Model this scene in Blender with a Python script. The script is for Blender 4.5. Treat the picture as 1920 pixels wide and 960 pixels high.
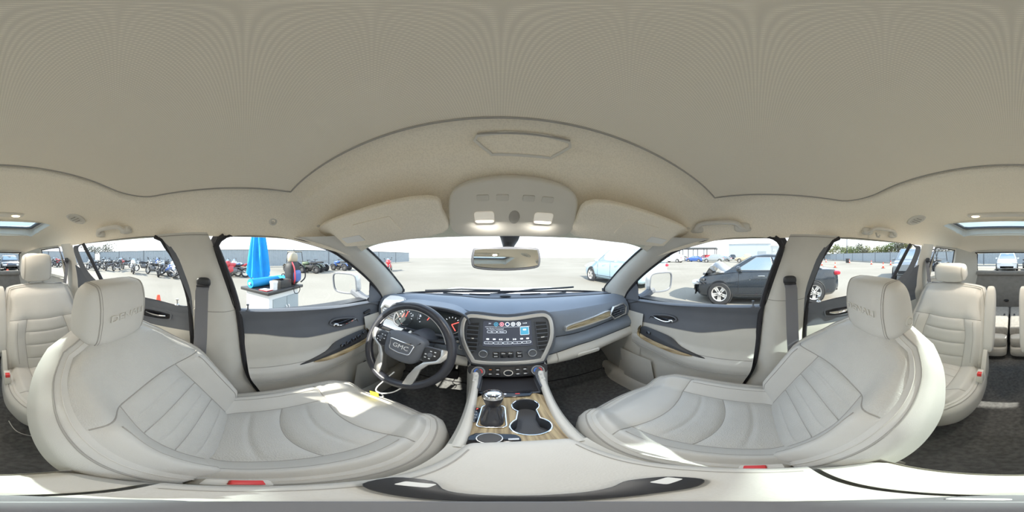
import bpy, bmesh, math, random
import numpy as np
from mathutils import Vector, Matrix
for o in list(bpy.data.objects): bpy.data.objects.remove(o)
S = bpy.context.scene
COL = S.collection
PI = math.pi
R = math.radians
random.seed(7)
# ---------------------------------------------------------------- camera (360 degree panorama, standing on the armrest lid)
cd = bpy.data.cameras.new('camera'); cam = bpy.data.objects.new('camera', cd); COL.objects.link(cam)
cam.location = (-0.03, 0.0, 1.40); cam.rotation_euler = (R(90), 0, R(-4.1))
cd.type = 'PANO'; cd.clip_start = 0.01; cd.clip_end = 500
try: cd.panorama_type = 'EQUIRECTANGULAR'
except Exception: cd.cycles.panorama_type = 'EQUIRECTANGULAR'
S.camera = cam
# ---------------------------------------------------------------- sky, sun, exposure
W = bpy.data.worlds.new('sky'); S.world = W; W.use_nodes = True
nt = W.node_tree; nt.nodes.clear()
def N(t, kind, **kw):
    n = t.nodes.new(kind)
    for k, v in kw.items():
        if k in n.inputs.keys() if isinstance(k, str) else False: n.inputs[k].default_value = v
        else: setattr(n, k, v)
    return n
tc = N(nt, 'ShaderNodeTexCoord'); sp = N(nt, 'ShaderNodeSeparateXYZ'); nt.links.new(tc.outputs['Generated'], sp.inputs[0])
rp = N(nt, 'ShaderNodeValToRGB')
e = rp.color_ramp.elements
e[0].position = 0.0; e[0].color = (0.93, 0.96, 1.0, 1); e[1].position = 0.75; e[1].color = (0.42, 0.60, 0.88, 1)
m = e.new(0.22); m.color = (0.76, 0.86, 0.98, 1)
nt.links.new(sp.outputs[2], rp.inputs[0])
nz = N(nt, 'ShaderNodeTexNoise'); nz.inputs['Scale'].default_value = 2.6; nz.inputs['Detail'].default_value = 5
mp = N(nt, 'ShaderNodeMapping'); mp.inputs['Scale'].default_value = (1, 1, 3.2)
nt.links.new(tc.outputs['Generated'], mp.inputs[0]); nt.links.new(mp.outputs[0], nz.inputs[0])
cr = N(nt, 'ShaderNodeValToRGB'); cr.color_ramp.elements[0].position = .46; cr.color_ramp.elements[1].position = .72
nt.links.new(nz.outputs[0], cr.inputs[0])
mx = N(nt, 'ShaderNodeMixRGB'); mx.inputs[2].default_value = (1, 1, 1, 1)
nt.links.new(cr.outputs[0], mx.inputs[0]); nt.links.new(rp.outputs[0], mx.inputs[1])
bg = N(nt, 'ShaderNodeBackground'); bg.inputs[1].default_value = 0.95
nt.links.new(mx.outputs[0], bg.inputs[0])
wo = N(nt, 'ShaderNodeOutputWorld'); nt.links.new(bg.outputs[0], wo.inputs[0])
sl = bpy.data.lights.new('sun', 'SUN'); sl.energy = 5.0; sl.angle = R(0.6); sl.color = (1.0, .93, .82)
sun = bpy.data.objects.new('sun', sl); COL.objects.link(sun)
SUN_EL, SUN_AZ = 32.0, 180 + 15.0          # low afternoon sun behind the car, a little to its left
_d = Vector((math.sin(R(SUN_AZ)) * math.cos(R(SUN_EL)), math.cos(R(SUN_AZ)) * math.cos(R(SUN_EL)), math.sin(R(SUN_EL))))
sun.rotation_euler = _d.to_track_quat('Z', 'Y').to_euler(); sun.location = _d * 60
S.view_settings.view_transform = 'Standard'; S.view_settings.look = 'None'
S.view_settings.exposure = 1.40; S.view_settings.gamma = 1.0; S.view_settings.use_curve_mapping = False
S.cycles.use_denoising = True
S.cycles.max_bounces = 14; S.cycles.diffuse_bounces = 8; S.cycles.transparent_max_bounces = 24; S.cycles.glossy_bounces = 4
S.cycles.sample_clamp_indirect = 6.0
# ---------------------------------------------------------------- materials
MATS = {}
def mat(name, col, rough=.6, metal=0.0, spec=.5, nscale=0, namp=.06, bump=0, bscale=200, coat=0, kind='noise'):
    if name in MATS: return MATS[name]
    m = bpy.data.materials.new(name); m.use_nodes = True; t = m.node_tree; b = t.nodes['Principled BSDF']
    b.inputs['Base Color'].default_value = (*col, 1); b.inputs['Roughness'].default_value = rough
    b.inputs['Metallic'].default_value = metal; b.inputs['Specular IOR Level'].default_value = spec
    b.inputs['Coat Weight'].default_value = coat
    tcn = N(t, 'ShaderNodeTexCoord')
    if nscale:
        n = N(t, 'ShaderNodeTexNoise'); n.inputs['Scale'].default_value = nscale; n.inputs['Detail'].default_value = 4
        t.links.new(tcn.outputs['Object'], n.inputs[0])
        r = N(t, 'ShaderNodeValToRGB'); r.color_ramp.elements[0].position = .3; r.color_ramp.elements[1].position = .7
        r.color_ramp.elements[0].color = (*[max(0, c * (1 - namp)) for c in col], 1)
        r.color_ramp.elements[1].color = (*[min(1, c * (1 + namp)) for c in col], 1)
        t.links.new(n.outputs[0], r.inputs[0]); t.links.new(r.outputs[0], b.inputs['Base Color'])
    if bump:
        if kind == 'cells':
            n2 = N(t, 'ShaderNodeTexVoronoi')
        else:
            n2 = N(t, 'ShaderNodeTexNoise'); n2.inputs['Detail'].default_value = 3
        n2.inputs['Scale'].default_value = bscale
        t.links.new(tcn.outputs['Object'], n2.inputs['Vector'])
        bn = N(t, 'ShaderNodeBump'); bn.inputs['Strength'].default_value = bump; bn.inputs['Distance'].default_value = .002
        t.links.new(n2.outputs[0], bn.inputs['Height']); t.links.new(bn.outputs[0], b.inputs['Normal'])
    MATS[name] = m
    return m
def glassmat(name, tint=(.93, .97, .96), refl=.06):
    m = bpy.data.materials.new(name); m.use_nodes = True; t = m.node_tree; t.nodes.clear()
    tr = N(t, 'ShaderNodeBsdfTransparent'); tr.inputs[0].default_value = (*tint, 1)
    gl = N(t, 'ShaderNodeBsdfGlossy'); gl.inputs['Roughness'].default_value = .02
    lw = N(t, 'ShaderNodeLayerWeight'); lw.inputs[0].default_value = .5
    pw = N(t, 'ShaderNodeMath', operation='POWER'); pw.inputs[1].default_value = 5.0
    ma = N(t, 'ShaderNodeMath', operation='MULTIPLY_ADD'); ma.inputs[1].default_value = .45; ma.inputs[2].default_value = refl * .5
    mx = N(t, 'ShaderNodeMixShader'); o = N(t, 'ShaderNodeOutputMaterial')
    t.links.new(lw.outputs['Facing'], pw.inputs[0]); t.links.new(pw.outputs[0], ma.inputs[0]); t.links.new(ma.outputs[0], mx.inputs[0])
    t.links.new(tr.outputs[0], mx.inputs[1]); t.links.new(gl.outputs[0], mx.inputs[2])
    t.links.new(mx.outputs[0], o.inputs[0]); MATS[name] = m
    return m
def emit(name, col, st):
    m = bpy.data.materials.new(name); m.use_nodes = True; t = m.node_tree; b = t.nodes['Principled BSDF']
    b.inputs['Base Color'].default_value = (*col, 1); b.inputs['Emission Color'].default_value = (*col, 1)
    b.inputs['Emission Strength'].default_value = st; MATS[name] = m
    return m
def patterned(name, build, rough=.6, spec=.3):
    m = bpy.data.materials.new(name); m.use_nodes = True; t = m.node_tree; b = t.nodes['Principled BSDF']
    b.inputs['Roughness'].default_value = rough; b.inputs['Specular IOR Level'].default_value = spec
    tcn = N(t, 'ShaderNodeTexCoord'); build(t, b, tcn); MATS[name] = m
    return m
LEA = (.62, .60, .56)
mat('leather', LEA, .5, spec=.4, nscale=6, namp=.04, bump=.12, bscale=420, kind='cells')
mat('leather_perf', (.59, .575, .54), .55, spec=.35, nscale=9, namp=.04, bump=.5, bscale=330, kind='cells')
mat('seam', (.38, .36, .33), .8)
mat('stitch', (.66, .63, .58), .7)
mat('beige_plastic', (.61, .59, .54), .6, spec=.35, nscale=12, namp=.03, bump=.1, bscale=500)
mat('beige_light', (.68, .655, .60), .65, spec=.3, nscale=10, namp=.03)
def _headliner(t, b, tcn):
    w = N(t, 'ShaderNodeTexVoronoi'); w.inputs['Scale'].default_value = 260
    t.links.new(tcn.outputs['Object'], w.inputs['Vector'])
    r = N(t, 'ShaderNodeValToRGB'); r.color_ramp.elements[0].color = (.79, .73, .615, 1); r.color_ramp.elements[1].color = (.91, .84, .715, 1)
    r.color_ramp.elements[1].position = .6
    t.links.new(w.outputs['Distance'], r.inputs[0]); t.links.new(r.outputs[0], b.inputs['Base Color'])
    bn = N(t, 'ShaderNodeBump'); bn.inputs['Strength'].default_value = .35; bn.inputs['Distance'].default_value = .001
    t.links.new(w.outputs['Distance'], bn.inputs['Height']); t.links.new(bn.outputs[0], b.inputs['Normal'])
patterned('headliner', _headliner, .95, .1)
def _weave(t, b, tcn):                                  # woven sunshade cloth: fine rows of threads
    mp = N(t, 'ShaderNodeMapping'); t.links.new(tcn.outputs['Object'], mp.inputs[0])
    w1 = N(t, 'ShaderNodeTexWave'); w1.bands_direction = 'X'; w1.inputs['Scale'].default_value = 95
    w2 = N(t, 'ShaderNodeTexWave'); w2.bands_direction = 'Y'; w2.inputs['Scale'].default_value = 95
    for w in (w1, w2): t.links.new(mp.outputs[0], w.inputs[0])
    mm = N(t, 'ShaderNodeMath', operation='MULTIPLY'); t.links.new(w1.outputs[1], mm.inputs[0]); t.links.new(w2.outputs[1], mm.inputs[1])
    r = N(t, 'ShaderNodeValToRGB'); r.color_ramp.elements[0].color = (.76, .70, .59, 1); r.color_ramp.elements[1].color = (.95, .88, .75, 1)
    t.links.new(mm.outputs[0], r.inputs[0]); t.links.new(r.outputs[0], b.inputs['Base Color'])
    bn = N(t, 'ShaderNodeBump'); bn.inputs['Strength'].default_value = .3; bn.inputs['Distance'].default_value = .0006
    t.links.new(mm.outputs[0], bn.inputs['Height']); t.links.new(bn.outputs[0], b.inputs['Normal'])
patterned('shade_cloth', _weave, .95, .1)
mat('dark_trim', (.12, .13, .15), .5, spec=.45, nscale=8, namp=.05, bump=.15, bscale=600)
mat('dash_pad', (.21, .24, .285), .5, spec=.5, nscale=8, namp=.05, bump=.2, bscale=500)
mat('black_plastic', (.03, .031, .035), .42)
mat('gloss_black', (.012, .013, .018), .12, coat=.4)
mat('black_leather', (.035, .036, .045), .32, spec=.6, bump=.1, bscale=500)
mat('rubber', (.022, .021, .025), .7)
mat('carpet', (.15, .15, .15), .98, spec=.1, nscale=60, namp=.25, bump=.8, bscale=700)
mat('carpet_light', (.40, .385, .36), .98, spec=.1, nscale=40, namp=.15, bump=.6, bscale=700)
mat('trunk_grey', (.26, .25, .235), .85, spec=.2, nscale=20, namp=.08)
mat('satin', (.66, .65, .63), .33, metal=.85)
mat('chrome', (.86, .86, .88), .08, metal=1)
mat('belt', (.20, .20, .215), .8, bump=.4, bscale=900)
mat('red_plastic', (.75, .05, .05), .4)
mat('white_plastic', (.80, .79, .76), .45)
mat('yellow_tag', (.85, .75, .06), .5)
mat('plate_grey', (.19, .19, .20), .5)
mat('mirror', (.9, .92, .93), .01, metal=1)
mat('tissue', (.70, .80, .90), .9)
def _wood(t, b, tcn):
    mp = N(t, 'ShaderNodeMapping'); mp.inputs['Scale'].default_value = (60, 3.5, 60)
    t.links.new(tcn.outputs['Object'], mp.inputs[0])
    n = N(t, 'ShaderNodeTexNoise'); n.inputs['Scale'].default_value = 2.2; n.inputs['Detail'].default_value = 6
    t.links.new(mp.outputs[0], n.inputs[0])
    r = N(t, 'ShaderNodeValToRGB'); r.color_ramp.elements[0].position = .35; r.color_ramp.elements[0].color = (.20, .135, .06, 1)
    r.color_ramp.elements[1].position = .65; r.color_ramp.elements[1].color = (.50, .385, .21, 1)
    t.links.new(n.outputs[0], r.inputs[0]); t.links.new(r.outputs[0], b.inputs['Base Color'])
patterned('wood', _wood, .35, .5)
def _woodx(t, b, tcn):
    mp = N(t, 'ShaderNodeMapping'); mp.inputs['Scale'].default_value = (3.5, 60, 60)
    t.links.new(tcn.outputs['Object'], mp.inputs[0])
    n = N(t, 'ShaderNodeTexNoise'); n.inputs['Scale'].default_value = 2.2; n.inputs['Detail'].default_value = 6
    t.links.new(mp.outputs[0], n.inputs[0])
    r = N(t, 'ShaderNodeValToRGB'); r.color_ramp.elements[0].position = .35; r.color_ramp.elements[0].color = (.26, .20, .11, 1)
    r.color_ramp.elements[1].position = .65; r.color_ramp.elements[1].color = (.58, .49, .32, 1)
    t.links.new(n.outputs[0], r.inputs[0]); t.links.new(r.outputs[0], b.inputs['Base Color'])
patterned('wood_cross', _woodx, .35, .5)
glassmat('glass'); glassmat('roof_glass', (.72, .80, .82))
emit('lamp_lit', (1.0, .72, .38), 6.0)
mat('bright_silver', (.80, .80, .80), .3, metal=.2); emit('screen_white', (.85, .92, 1.0), .42); emit('screen_blue', (.10, .42, .62), .25); emit('screen_red', (.75, .25, .3), .7)
emit('gauge_red', (.9, .10, .08), .9); emit('gauge_white', (.8, .86, .95), .5); emit('screen_dark', (.035, .04, .055), .5)
mat('gauge_face', (.05, .06, .065), .3)
mat('icon_white', (.75, .77, .8), .5); mat('icon_blue', (.08, .22, .75), .5); mat('icon_red', (.75, .08, .08), .5)
mat('text_grey', (.50, .49, .46), .6)
mat('car_paint', (.62, .63, .64), .25, metal=.3, coat=.6)
# outdoors
def _concrete(t, b, tcn):
    n = N(t, 'ShaderNodeTexNoise'); n.inputs['Scale'].default_value = .18; n.inputs['Detail'].default_value = 8
    n2 = N(t, 'ShaderNodeTexNoise'); n2.inputs['Scale'].default_value = 14; n2.inputs['Detail'].default_value = 4
    for q in (n, n2): t.links.new(tcn.outputs['Object'], q.inputs[0])
    mm = N(t, 'ShaderNodeMath', operation='MULTIPLY_ADD'); mm.inputs[1].default_value = .25
    t.links.new(n2.outputs[0], mm.inputs[0]); t.links.new(n.outputs[0], mm.inputs[2])
    r = N(t, 'ShaderNodeValToRGB'); r.color_ramp.elements[0].position = .4; r.color_ramp.elements[0].color = (.215, .200, .172, 1)
    r.color_ramp.elements[1].position = .8; r.color_ramp.elements[1].color = (.285, .268, .236, 1)
    t.links.new(mm.outputs[0], r.inputs[0]); t.links.new(r.outputs[0], b.inputs['Base Color'])
patterned('concrete', _concrete, .95, .1)
mat('fence_metal', (.36, .40, .43), .5, metal=.2, nscale=3, namp=.06); mat('fence_post', (.12, .13, .14), .6)
mat('wall_pale', (.62, .62, .60), .8); mat('wall_blue', (.50, .56, .60), .8)
mat('umbrella_blue', (.0, .30, .68), .75, nscale=5, namp=.1); mat('pad_blue', (.0, .28, .62), .6)
mat('cabinet_white', (.78, .78, .76), .5); mat('cabinet_grey', (.36, .40, .41), .5); mat('table_black', (.03, .03, .03), .4)
mat('tire', (.03, .03, .032), .85); mat('alloy', (.68, .66, .64), .35, metal=.5)
mat('paint_black', (.018, .024, .032), .18, coat=.8); mat('paint_white', (.72, .73, .74), .3, coat=.5); mat('paint_silver', (.30, .32, .33), .35, metal=.5, coat=.4)
mat('paint_pale_blue', (.36, .50, .58), .3, coat=.5); mat('paint_red', (.55, .04, .05), .3, coat=.5); mat('paint_blue', (.05, .12, .38), .3, coat=.5)
mat('paint_green', (.12, .16, .10), .5); mat('paint_tan', (.42, .36, .26), .4); mat('paint_orange', (.75, .22, .03), .4)
mat('car_glass', (.42, .47, .49), .06, metal=.85); mat('engine', (.16, .16, .165), .4, metal=.7); mat('dull_black', (.025, .025, .027), .6)
mat('lamp_clear', (.75, .78, .8), .1, coat=.6); mat('lamp_red', (.55, .01, .03), .15, coat=.6)
mat('cone_orange', (.85, .11, .05), .6); mat('cone_white', (.85, .85, .85), .5)
mat('leaf_green', (.13, .17, .055), .85, nscale=2, namp=.4); mat('leaf_olive', (.22, .22, .08), .85, nscale=2, namp=.4); mat('leaf_grey', (.17, .17, .13), .9, nscale=2, namp=.3)
mat('bark', (.12, .09, .065), .9)
# ---------------------------------------------------------------- helpers
ORG = {}
class MB:
    def __init__(s): s.v = []; s.f = []
    def add(s, vs, fs, M=None):
        n = len(s.v)
        if M is not None: vs = [M @ Vector(p) for p in vs]
        s.v += [tuple(p) for p in vs]; s.f += [tuple(i + n for i in q) for q in fs]
        return s
    def box(s, c, d, M=None):
        x, y, z = c; a, b, h = d[0] / 2, d[1] / 2, d[2] / 2
        vs = [(x + i * a, y + j * b, z + k * h) for i in (-1, 1) for j in (-1, 1) for k in (-1, 1)]
        return s.add(vs, [(0, 1, 3, 2), (4, 6, 7, 5), (0, 4, 5, 1), (2, 3, 7, 6), (0, 2, 6, 4), (1, 5, 7, 3)], M)
    def grid(s, fn, nu, nv, cu=False, cv=False, M=None):
        vs = [fn(i / (nu if cu else nu - 1), j / (nv if cv else nv - 1)) for i in range(nu) for j in range(nv)]
        fs = []
        for i in range(nu if cu else nu - 1):
            for j in range(nv if cv else nv - 1):
                a, b = i, (i + 1) % nu; c, d_ = j, (j + 1) % nv
                fs.append((a * nv + c, b * nv + c, b * nv + d_, a * nv + d_))
        return s.add(vs, fs, M)
    def tube(s, pts, r, n=8, cap=True, closed=False, M=None):
        P = [Vector(p) for p in pts]; L = len(P); vs = []; up = None
        for i in range(L):
            a = P[i - 1] if (i > 0 or closed) else P[i]; b = P[(i + 1) % L] if (i < L - 1 or closed) else P[i]
            t = (b - a).normalized() if (b - a).length > 1e-9 else Vector((0, 0, 1))
            if up is None: up = t.orthogonal().normalized()
            up = (up - t * up.dot(t)); up = up.normalized() if up.length > 1e-6 else t.orthogonal().normalized()
            sd = t.cross(up); rr = r[i] if hasattr(r, '__len__') else r
            if hasattr(rr, '__len__'): ra, rb = rr
            else: ra = rb = rr
            for k in range(n):
                an = 2 * PI * k / n; vs.append(P[i] + up * (math.cos(an) * ra) + sd * (math.sin(an) * rb))
        fs = [(i * n + k, i * n + (k + 1) % n, ((i + 1) % L) * n + (k + 1) % n, ((i + 1) % L) * n + k) for i in range(L if closed else L - 1) for k in range(n)]
        if cap and not closed: fs += [tuple(range(n))[::-1], tuple((L - 1) * n + k for k in range(n))]
        return s.add(vs, fs, M)
    def lathe(s, prof, n=24, M=None, cap=True):
        vs = [(r * math.cos(2 * PI * k / n), r * math.sin(2 * PI * k / n), z) for r, z in prof for k in range(n)]
        L = len(prof)
        fs = [(i * n + k, i * n + (k + 1) % n, (i + 1) * n + (k + 1) % n, (i + 1) * n + k) for i in range(L - 1) for k in range(n)]
        if cap: fs += [tuple(range(n))[::-1], tuple((L - 1) * n + k for k in range(n))]
        return s.add(vs, fs, M)
    def prism(s, out, z0, z1, M=None):
        n = len(out); vs = [(x, y, z0) for x, y in out] + [(x, y, z1) for x, y in out]
        fs = [(k, (k + 1) % n, n + (k + 1) % n, n + k) for k in range(n)] + [tuple(range(n))[::-1], tuple(range(n, 2 * n))]
        return s.add(vs, fs, M)
    def frame(s, out, inn, z0, z1, M=None):              # ring between two outlines of equal count
        n = len(out); vs = [(x, y, z) for z in (z0, z1) for o in (out, inn) for x, y in o]
        fs = []
        for k in range(n):
            q = (k + 1) % n
            fs += [(k, n + k, n + q, q), (2 * n + k, 2 * n + q, 3 * n + q, 3 * n + k), (k, q, 2 * n + q, 2 * n + k), (n + k, 3 * n + k, 3 * n + q, n + q)]
        return s.add(vs, fs, M)
    def ell(s, c, r, e1=1.0, e2=1.0, nu=24, nv=14, M=None, fn=None):
        pw = lambda t, e: math.copysign(abs(t) ** e, t)
        vs = []
        for j in range(nv + 1):
            ph = -PI / 2 + PI * j / nv
            for i in range(nu):
                th = 2 * PI * i / nu
                p = Vector((c[0] + r[0] * pw(math.cos(ph), e1) * pw(math.cos(th), e2), c[1] + r[1] * pw(math.cos(ph), e1) * pw(math.sin(th), e2), c[2] + r[2] * pw(math.sin(ph), e1)))
                vs.append(fn(p) if fn else p)
        fs = [(j * nu + i, j * nu + (i + 1) % nu, (j + 1) * nu + (i + 1) % nu, (j + 1) * nu + i) for j in range(nv) for i in range(nu)]
        return s.add(vs, fs, M)
    def build(s, name, m, parent=None, bevel=0, seg=2, ang=35, label=None, kind=None, flip=None, recalc=True, weld=True):
        me = bpy.data.meshes.new(name); org = Vector(ORG.get(parent.name, (0, 0, 0))) if parent else Vector((0, 0, 0))
        bm = bmesh.new(); bv = [bm.verts.new(Vector(p) - org) for p in s.v]
        for q in s.f:
            try: bm.faces.new([bv[i] for i in q])
            except ValueError: pass
        if weld: bmesh.ops.remove_doubles(bm, verts=bm.verts, dist=1e-5)
        if recalc: bmesh.ops.recalc_face_normals(bm, faces=bm.faces)
        if bevel:
            ed = [e for e in bm.edges if e.is_manifold and e.calc_face_angle(0) > R(28)]
            bmesh.ops.bevel(bm, geom=ed, offset=bevel, segments=seg, affect='EDGES', profile=.5, clamp_overlap=True)
        bm.to_mesh(me); bm.free()
        for p in me.polygons: p.use_smooth = True
        me.set_sharp_from_angle(angle=R(ang))
        me.materials.append(MATS[m]); o = bpy.data.objects.new(name, me); COL.objects.link(o)
        if parent: o.parent = parent; ORG[o.name] = tuple(org)
        if label: o['label'] = label
        if kind: o['kind'] = kind
        return o
def thing(name, label=None, cat=None, loc=(0, 0, 0), group=None, kind=None, world=True):
    o = bpy.data.objects.new(name, None); o.empty_display_size = .05; COL.objects.link(o); o.location = loc
    ORG[o.name] = tuple(loc) if world else (0, 0, 0)
    return tag(o, label, cat, group, kind)
def tag(o, label=None, cat=None, group=None, kind=None):
    if label: o['label'] = label
    if cat: o['category'] = cat
    if group: o['group'] = group
    if kind: o['kind'] = kind
    return o
def copy_tree(o, parent=None):
    c = o.copy(); COL.objects.link(c)
    if parent: c.parent = parent
    for ch in o.children: copy_tree(ch, c)
    return c
def frame_m(o, x, y, z):                                  # matrix from origin and three axes
    x, y, z = Vector(x).normalized(), Vector(y).normalized(), Vector(z).normalized()
    return Matrix(((x.x, y.x, z.x, o[0]), (x.y, y.y, z.y, o[1]), (x.z, y.z, z.z, o[2]), (0, 0, 0, 1)))
def T(x, y, z): return Matrix.Translation((x, y, z))
def RX(a): return Matrix.Rotation(R(a), 4, 'X')
def RY(a): return Matrix.Rotation(R(a), 4, 'Y')
def RZ(a): return Matrix.Rotation(R(a), 4, 'Z')
def SC(x, y, z): return Matrix.Diagonal((x, y, z, 1))
def rrect(w, h, r, n=5, cx=0, cy=0):
    out = []
    for sx, sy, a0 in ((1, 1, 0), (-1, 1, 90), (-1, -1, 180), (1, -1, 270)):
        for k in range(n + 1):
            a = R(a0 + 90 * k / n); out.append((cx + sx * (w / 2 - r) + r * math.cos(a), cy + sy * (h / 2 - r) + r * math.sin(a)))
    return out
def smooth_poly(pts, n=4, closed=True):                   # Catmull-Rom through the points
    L = len(pts); out = []
    g = (lambda i: Vector(pts[i % L])) if closed else (lambda i: Vector(pts[min(max(i, 0), L - 1)]))
    for i in range(L if closed else L - 1):
        p0, p1, p2, p3 = g(i - 1), g(i), g(i + 1), g(i + 2)
        for k in range(n):
            t = k / n
            out.append(tuple(.5 * ((2 * p1) + (p2 - p0) * t + (2 * p0 - 5 * p1 + 4 * p2 - p3) * t * t + (3 * p1 - p0 - 3 * p2 + p3) * t ** 3)))
    if not closed: out.append(tuple(pts[-1]))
    return out
def scaled(out, s=None, d=0):                              # inset an outline towards its centre by d metres
    cx = sum(p[0] for p in out) / len(out); cy = sum(p[1] for p in out) / len(out); n = len(out); res = []
    ar = sum(out[i][0] * out[(i + 1) % n][1] - out[(i + 1) % n][0] * out[i][1] for i in range(n))
    sg = 1 if ar > 0 else -1
    for i in range(n):
        a, b = out[i - 1], out[(i + 1) % n]; tx, ty = b[0] - a[0], b[1] - a[1]; l = math.hypot(tx, ty) or 1
        res.append((out[i][0] - sg * ty / l * d, out[i][1] + sg * tx / l * d))
    return res
def curve(xs, ys): return lambda t: float(np.interp(t, xs, ys))
def scurve(xs, ys):                                       # smooth interpolation (cubic Hermite, monotone-ish)
    xs = list(xs); ys = list(ys); n = len(xs); m = []
    for i in range(n):
        if i == 0: m.append((ys[1] - ys[0]) / (xs[1] - xs[0]))
        elif i == n - 1: m.append((ys[-1] - ys[-2]) / (xs[-1] - xs[-2]))
        else:
            d0 = (ys[i] - ys[i - 1]) / (xs[i] - xs[i - 1]); d1 = (ys[i + 1] - ys[i]) / (xs[i + 1] - xs[i])
            m.append(0 if d0 * d1 <= 0 else 2 * d0 * d1 / (d0 + d1))
    def f(t):
        if t <= xs[0]: return ys[0]
        if t >= xs[-1]: return ys[-1]
        i = max(k for k in range(n - 1) if xs[k] <= t); h = xs[i + 1] - xs[i]; u = (t - xs[i]) / h
        return ys[i] * (1 + 2 * u) * (1 - u) ** 2 + m[i] * h * u * (1 - u) ** 2 + ys[i + 1] * u * u * (3 - 2 * u) + m[i + 1] * h * u * u * (u - 1)
    return f
def sst(a, b, t):
    t = min(1, max(0, (t - a) / (b - a))); return t * t * (3 - 2 * t)
def text_part(name, txt, size, M, m, parent, depth=.0004, align='CENTER', label=None):
    cu = bpy.data.curves.new('t', 'FONT'); cu.body = txt; cu.size = size; cu.align_x = align; cu.align_y = 'CENTER'; cu.extrude = depth; cu.resolution_u = 2
    o = bpy.data.objects.new('t', cu); COL.objects.link(o)
    dg = bpy.context.evaluated_depsgraph_get(); me = bpy.data.meshes.new_from_object(o.evaluated_get(dg))
    bpy.data.objects.remove(o); bpy.data.curves.remove(cu)
    org = Vector(ORG.get(parent.name, (0, 0, 0)))
    me.transform(M); me.transform(Matrix.Translation(-org)); me.name = name
    me.materials.clear(); me.materials.append(MATS[m])
    p = bpy.data.objects.new(name, me); COL.objects.link(p); p.parent = parent; ORG[p.name] = tuple(org)
    if label: p['label'] = label
    return p
# ================================================================ THE CABIN SHELL (setting)
def xg(z): return .735 - (z - 1.15) * .21                 # side glass plane
XS = scurve([.30, .42, .55, .80, 1.15, 1.50, 1.60], [.66, .67, .70, .725, .735, .662, .62])
ZR = scurve([-2.3, -2.15, -2.0, -1.75, -1.2, -.5, 0, .2, .28, .33, .38, .44, .50], [1.44, 1.52, 1.585, 1.64, 1.668, 1.664, 1.66, 1.65, 1.635, 1.607, 1.56, 1.507, 1.468])
ZT = scurve([-2.3, -2.1, -1.9, -1.0, -.3, -.05, .15, .35, .52], [1.39, 1.44, 1.475, 1.485, 1.485, 1.476, 1.470, 1.428, 1.385])
XR = scurve([-2.3, -1.9, -.3, .2, .52], [.60, .645, .668, .665, .63])
SH_R, SH_S = -.45, .56                                    # sunshade opening
def in_recess(x, y):
    yf = .30 - .10 * (abs(x) / SH_S) ** 2.2
    r = .13
    dx = SH_S - abs(x); dy0 = y - SH_R; dy1 = yf - y
    if dx < r and dy0 < r: d = r - math.hypot(r - dx, r - dy0)
    else: d = min(dx, dy0, dy1)
    return sst(-.006, .006, d)
def zroof(x, y, rec=True):
    X = XR(y); t = min(1, abs(x) / X); zt = ZT(y); zr = ZR(y)
    z = zt + (zr - zt) * (1 - t ** 5) ** .55
    if rec: z += .022 * in_recess(x, y)
    return z
HX, HY0, HY1 = .50, -1.74, -1.17                          # rear glass roof opening
def roof_sheet(dz, name, m, parent, rec, grow=0):
    ss = sorted(set([round(math.sin(PI / 2 * k / 46), 5) for k in range(47)]))
    ss = sorted(set([-a for a in ss] + ss))
    ys = sorted(set(list(np.linspace(-2.3, HY0, 14)) + list(np.linspace(HY0, HY1, 10)) + list(np.linspace(HY1, -.47, 16)) + list(np.linspace(-.47, -.40, 12)) + list(np.linspace(-.40, .12, 18)) + list(np.linspace(.12, .34, 40)) + list(np.linspace(.34, .50, 10))))
    vs = []; fs = []; n = len(ss)
    for y in ys:
        X = XR(y)
        for s in ss:
            x = X * s
            # pull grid columns to the glass roof opening
            if HY0 - .2 < y < HY1 + .2:
                k0 = min(range(n), key=lambda k: abs(abs(ss[k]) * X - HX)); 
                if abs(abs(s) - abs(ss[k0])) < 1e-6: x = math.copysign(HX, s)
            yy = y + .06 * (1 - s * s) * sst(.25, .48, y)
            vs.append((x * (1 + grow), yy, zroof(x, y, rec) + dz))
    for j in range(len(ys) - 1):
        for i in range(n - 1):
            cx = (vs[j * n + i][0] + vs[j * n + i + 1][0]) / 2; cy = (ys[j] + ys[j + 1]) / 2
            if abs(cx) < HX * (1 + grow) and HY0 < cy < HY1: continue
            fs.append((j * n + i, j * n + i + 1, (j + 1) * n + i + 1, (j + 1) * n + i))
    b = MB(); b.add(vs, fs); return b.build(name, m, parent, kind='structure' if parent is None else None, ang=60)
ceiling = roof_sheet(0, 'ceiling', 'headliner', None, True)
ceiling['label'] = 'beige fabric headliner of the car roof'
roof_sheet(.065, 'roof_skin', 'car_paint', ceiling, False, .05)
# glass roof behind: rim, seal and pane
wroof = thing('window_9', 'glass roof panel above the second row seats', None, (0, -1.45, 1.70), kind='structure')
b = MB(); zz = 1.70
o1 = rrect(2 * HX + .02, HY1 - HY0 + .02, .05, 6, 0, (HY0 + HY1) / 2); o2 = rrect(2 * HX - .06, HY1 - HY0 - .06, .05, 6, 0, (HY0 + HY1) / 2)
b.frame(o1, o2, zz, zz + .02); b.build('roof_window_frame', 'dark_trim', wroof, bevel=.003)
b = MB(); n = len(o1); b.add([(x, y, zroof(x * .98, y, False) - .002) for x, y in o1] + [(x, y, zz + .001) for x, y in o1], [(k, (k + 1) % n, n + (k + 1) % n, n + k) for k in range(n)]); b.build('opening_rim', 'beige_light', wroof)
b = MB(); b.prism(o1, zz + .021, zz + .026); b.build('pane', 'roof_glass', wroof)
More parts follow.
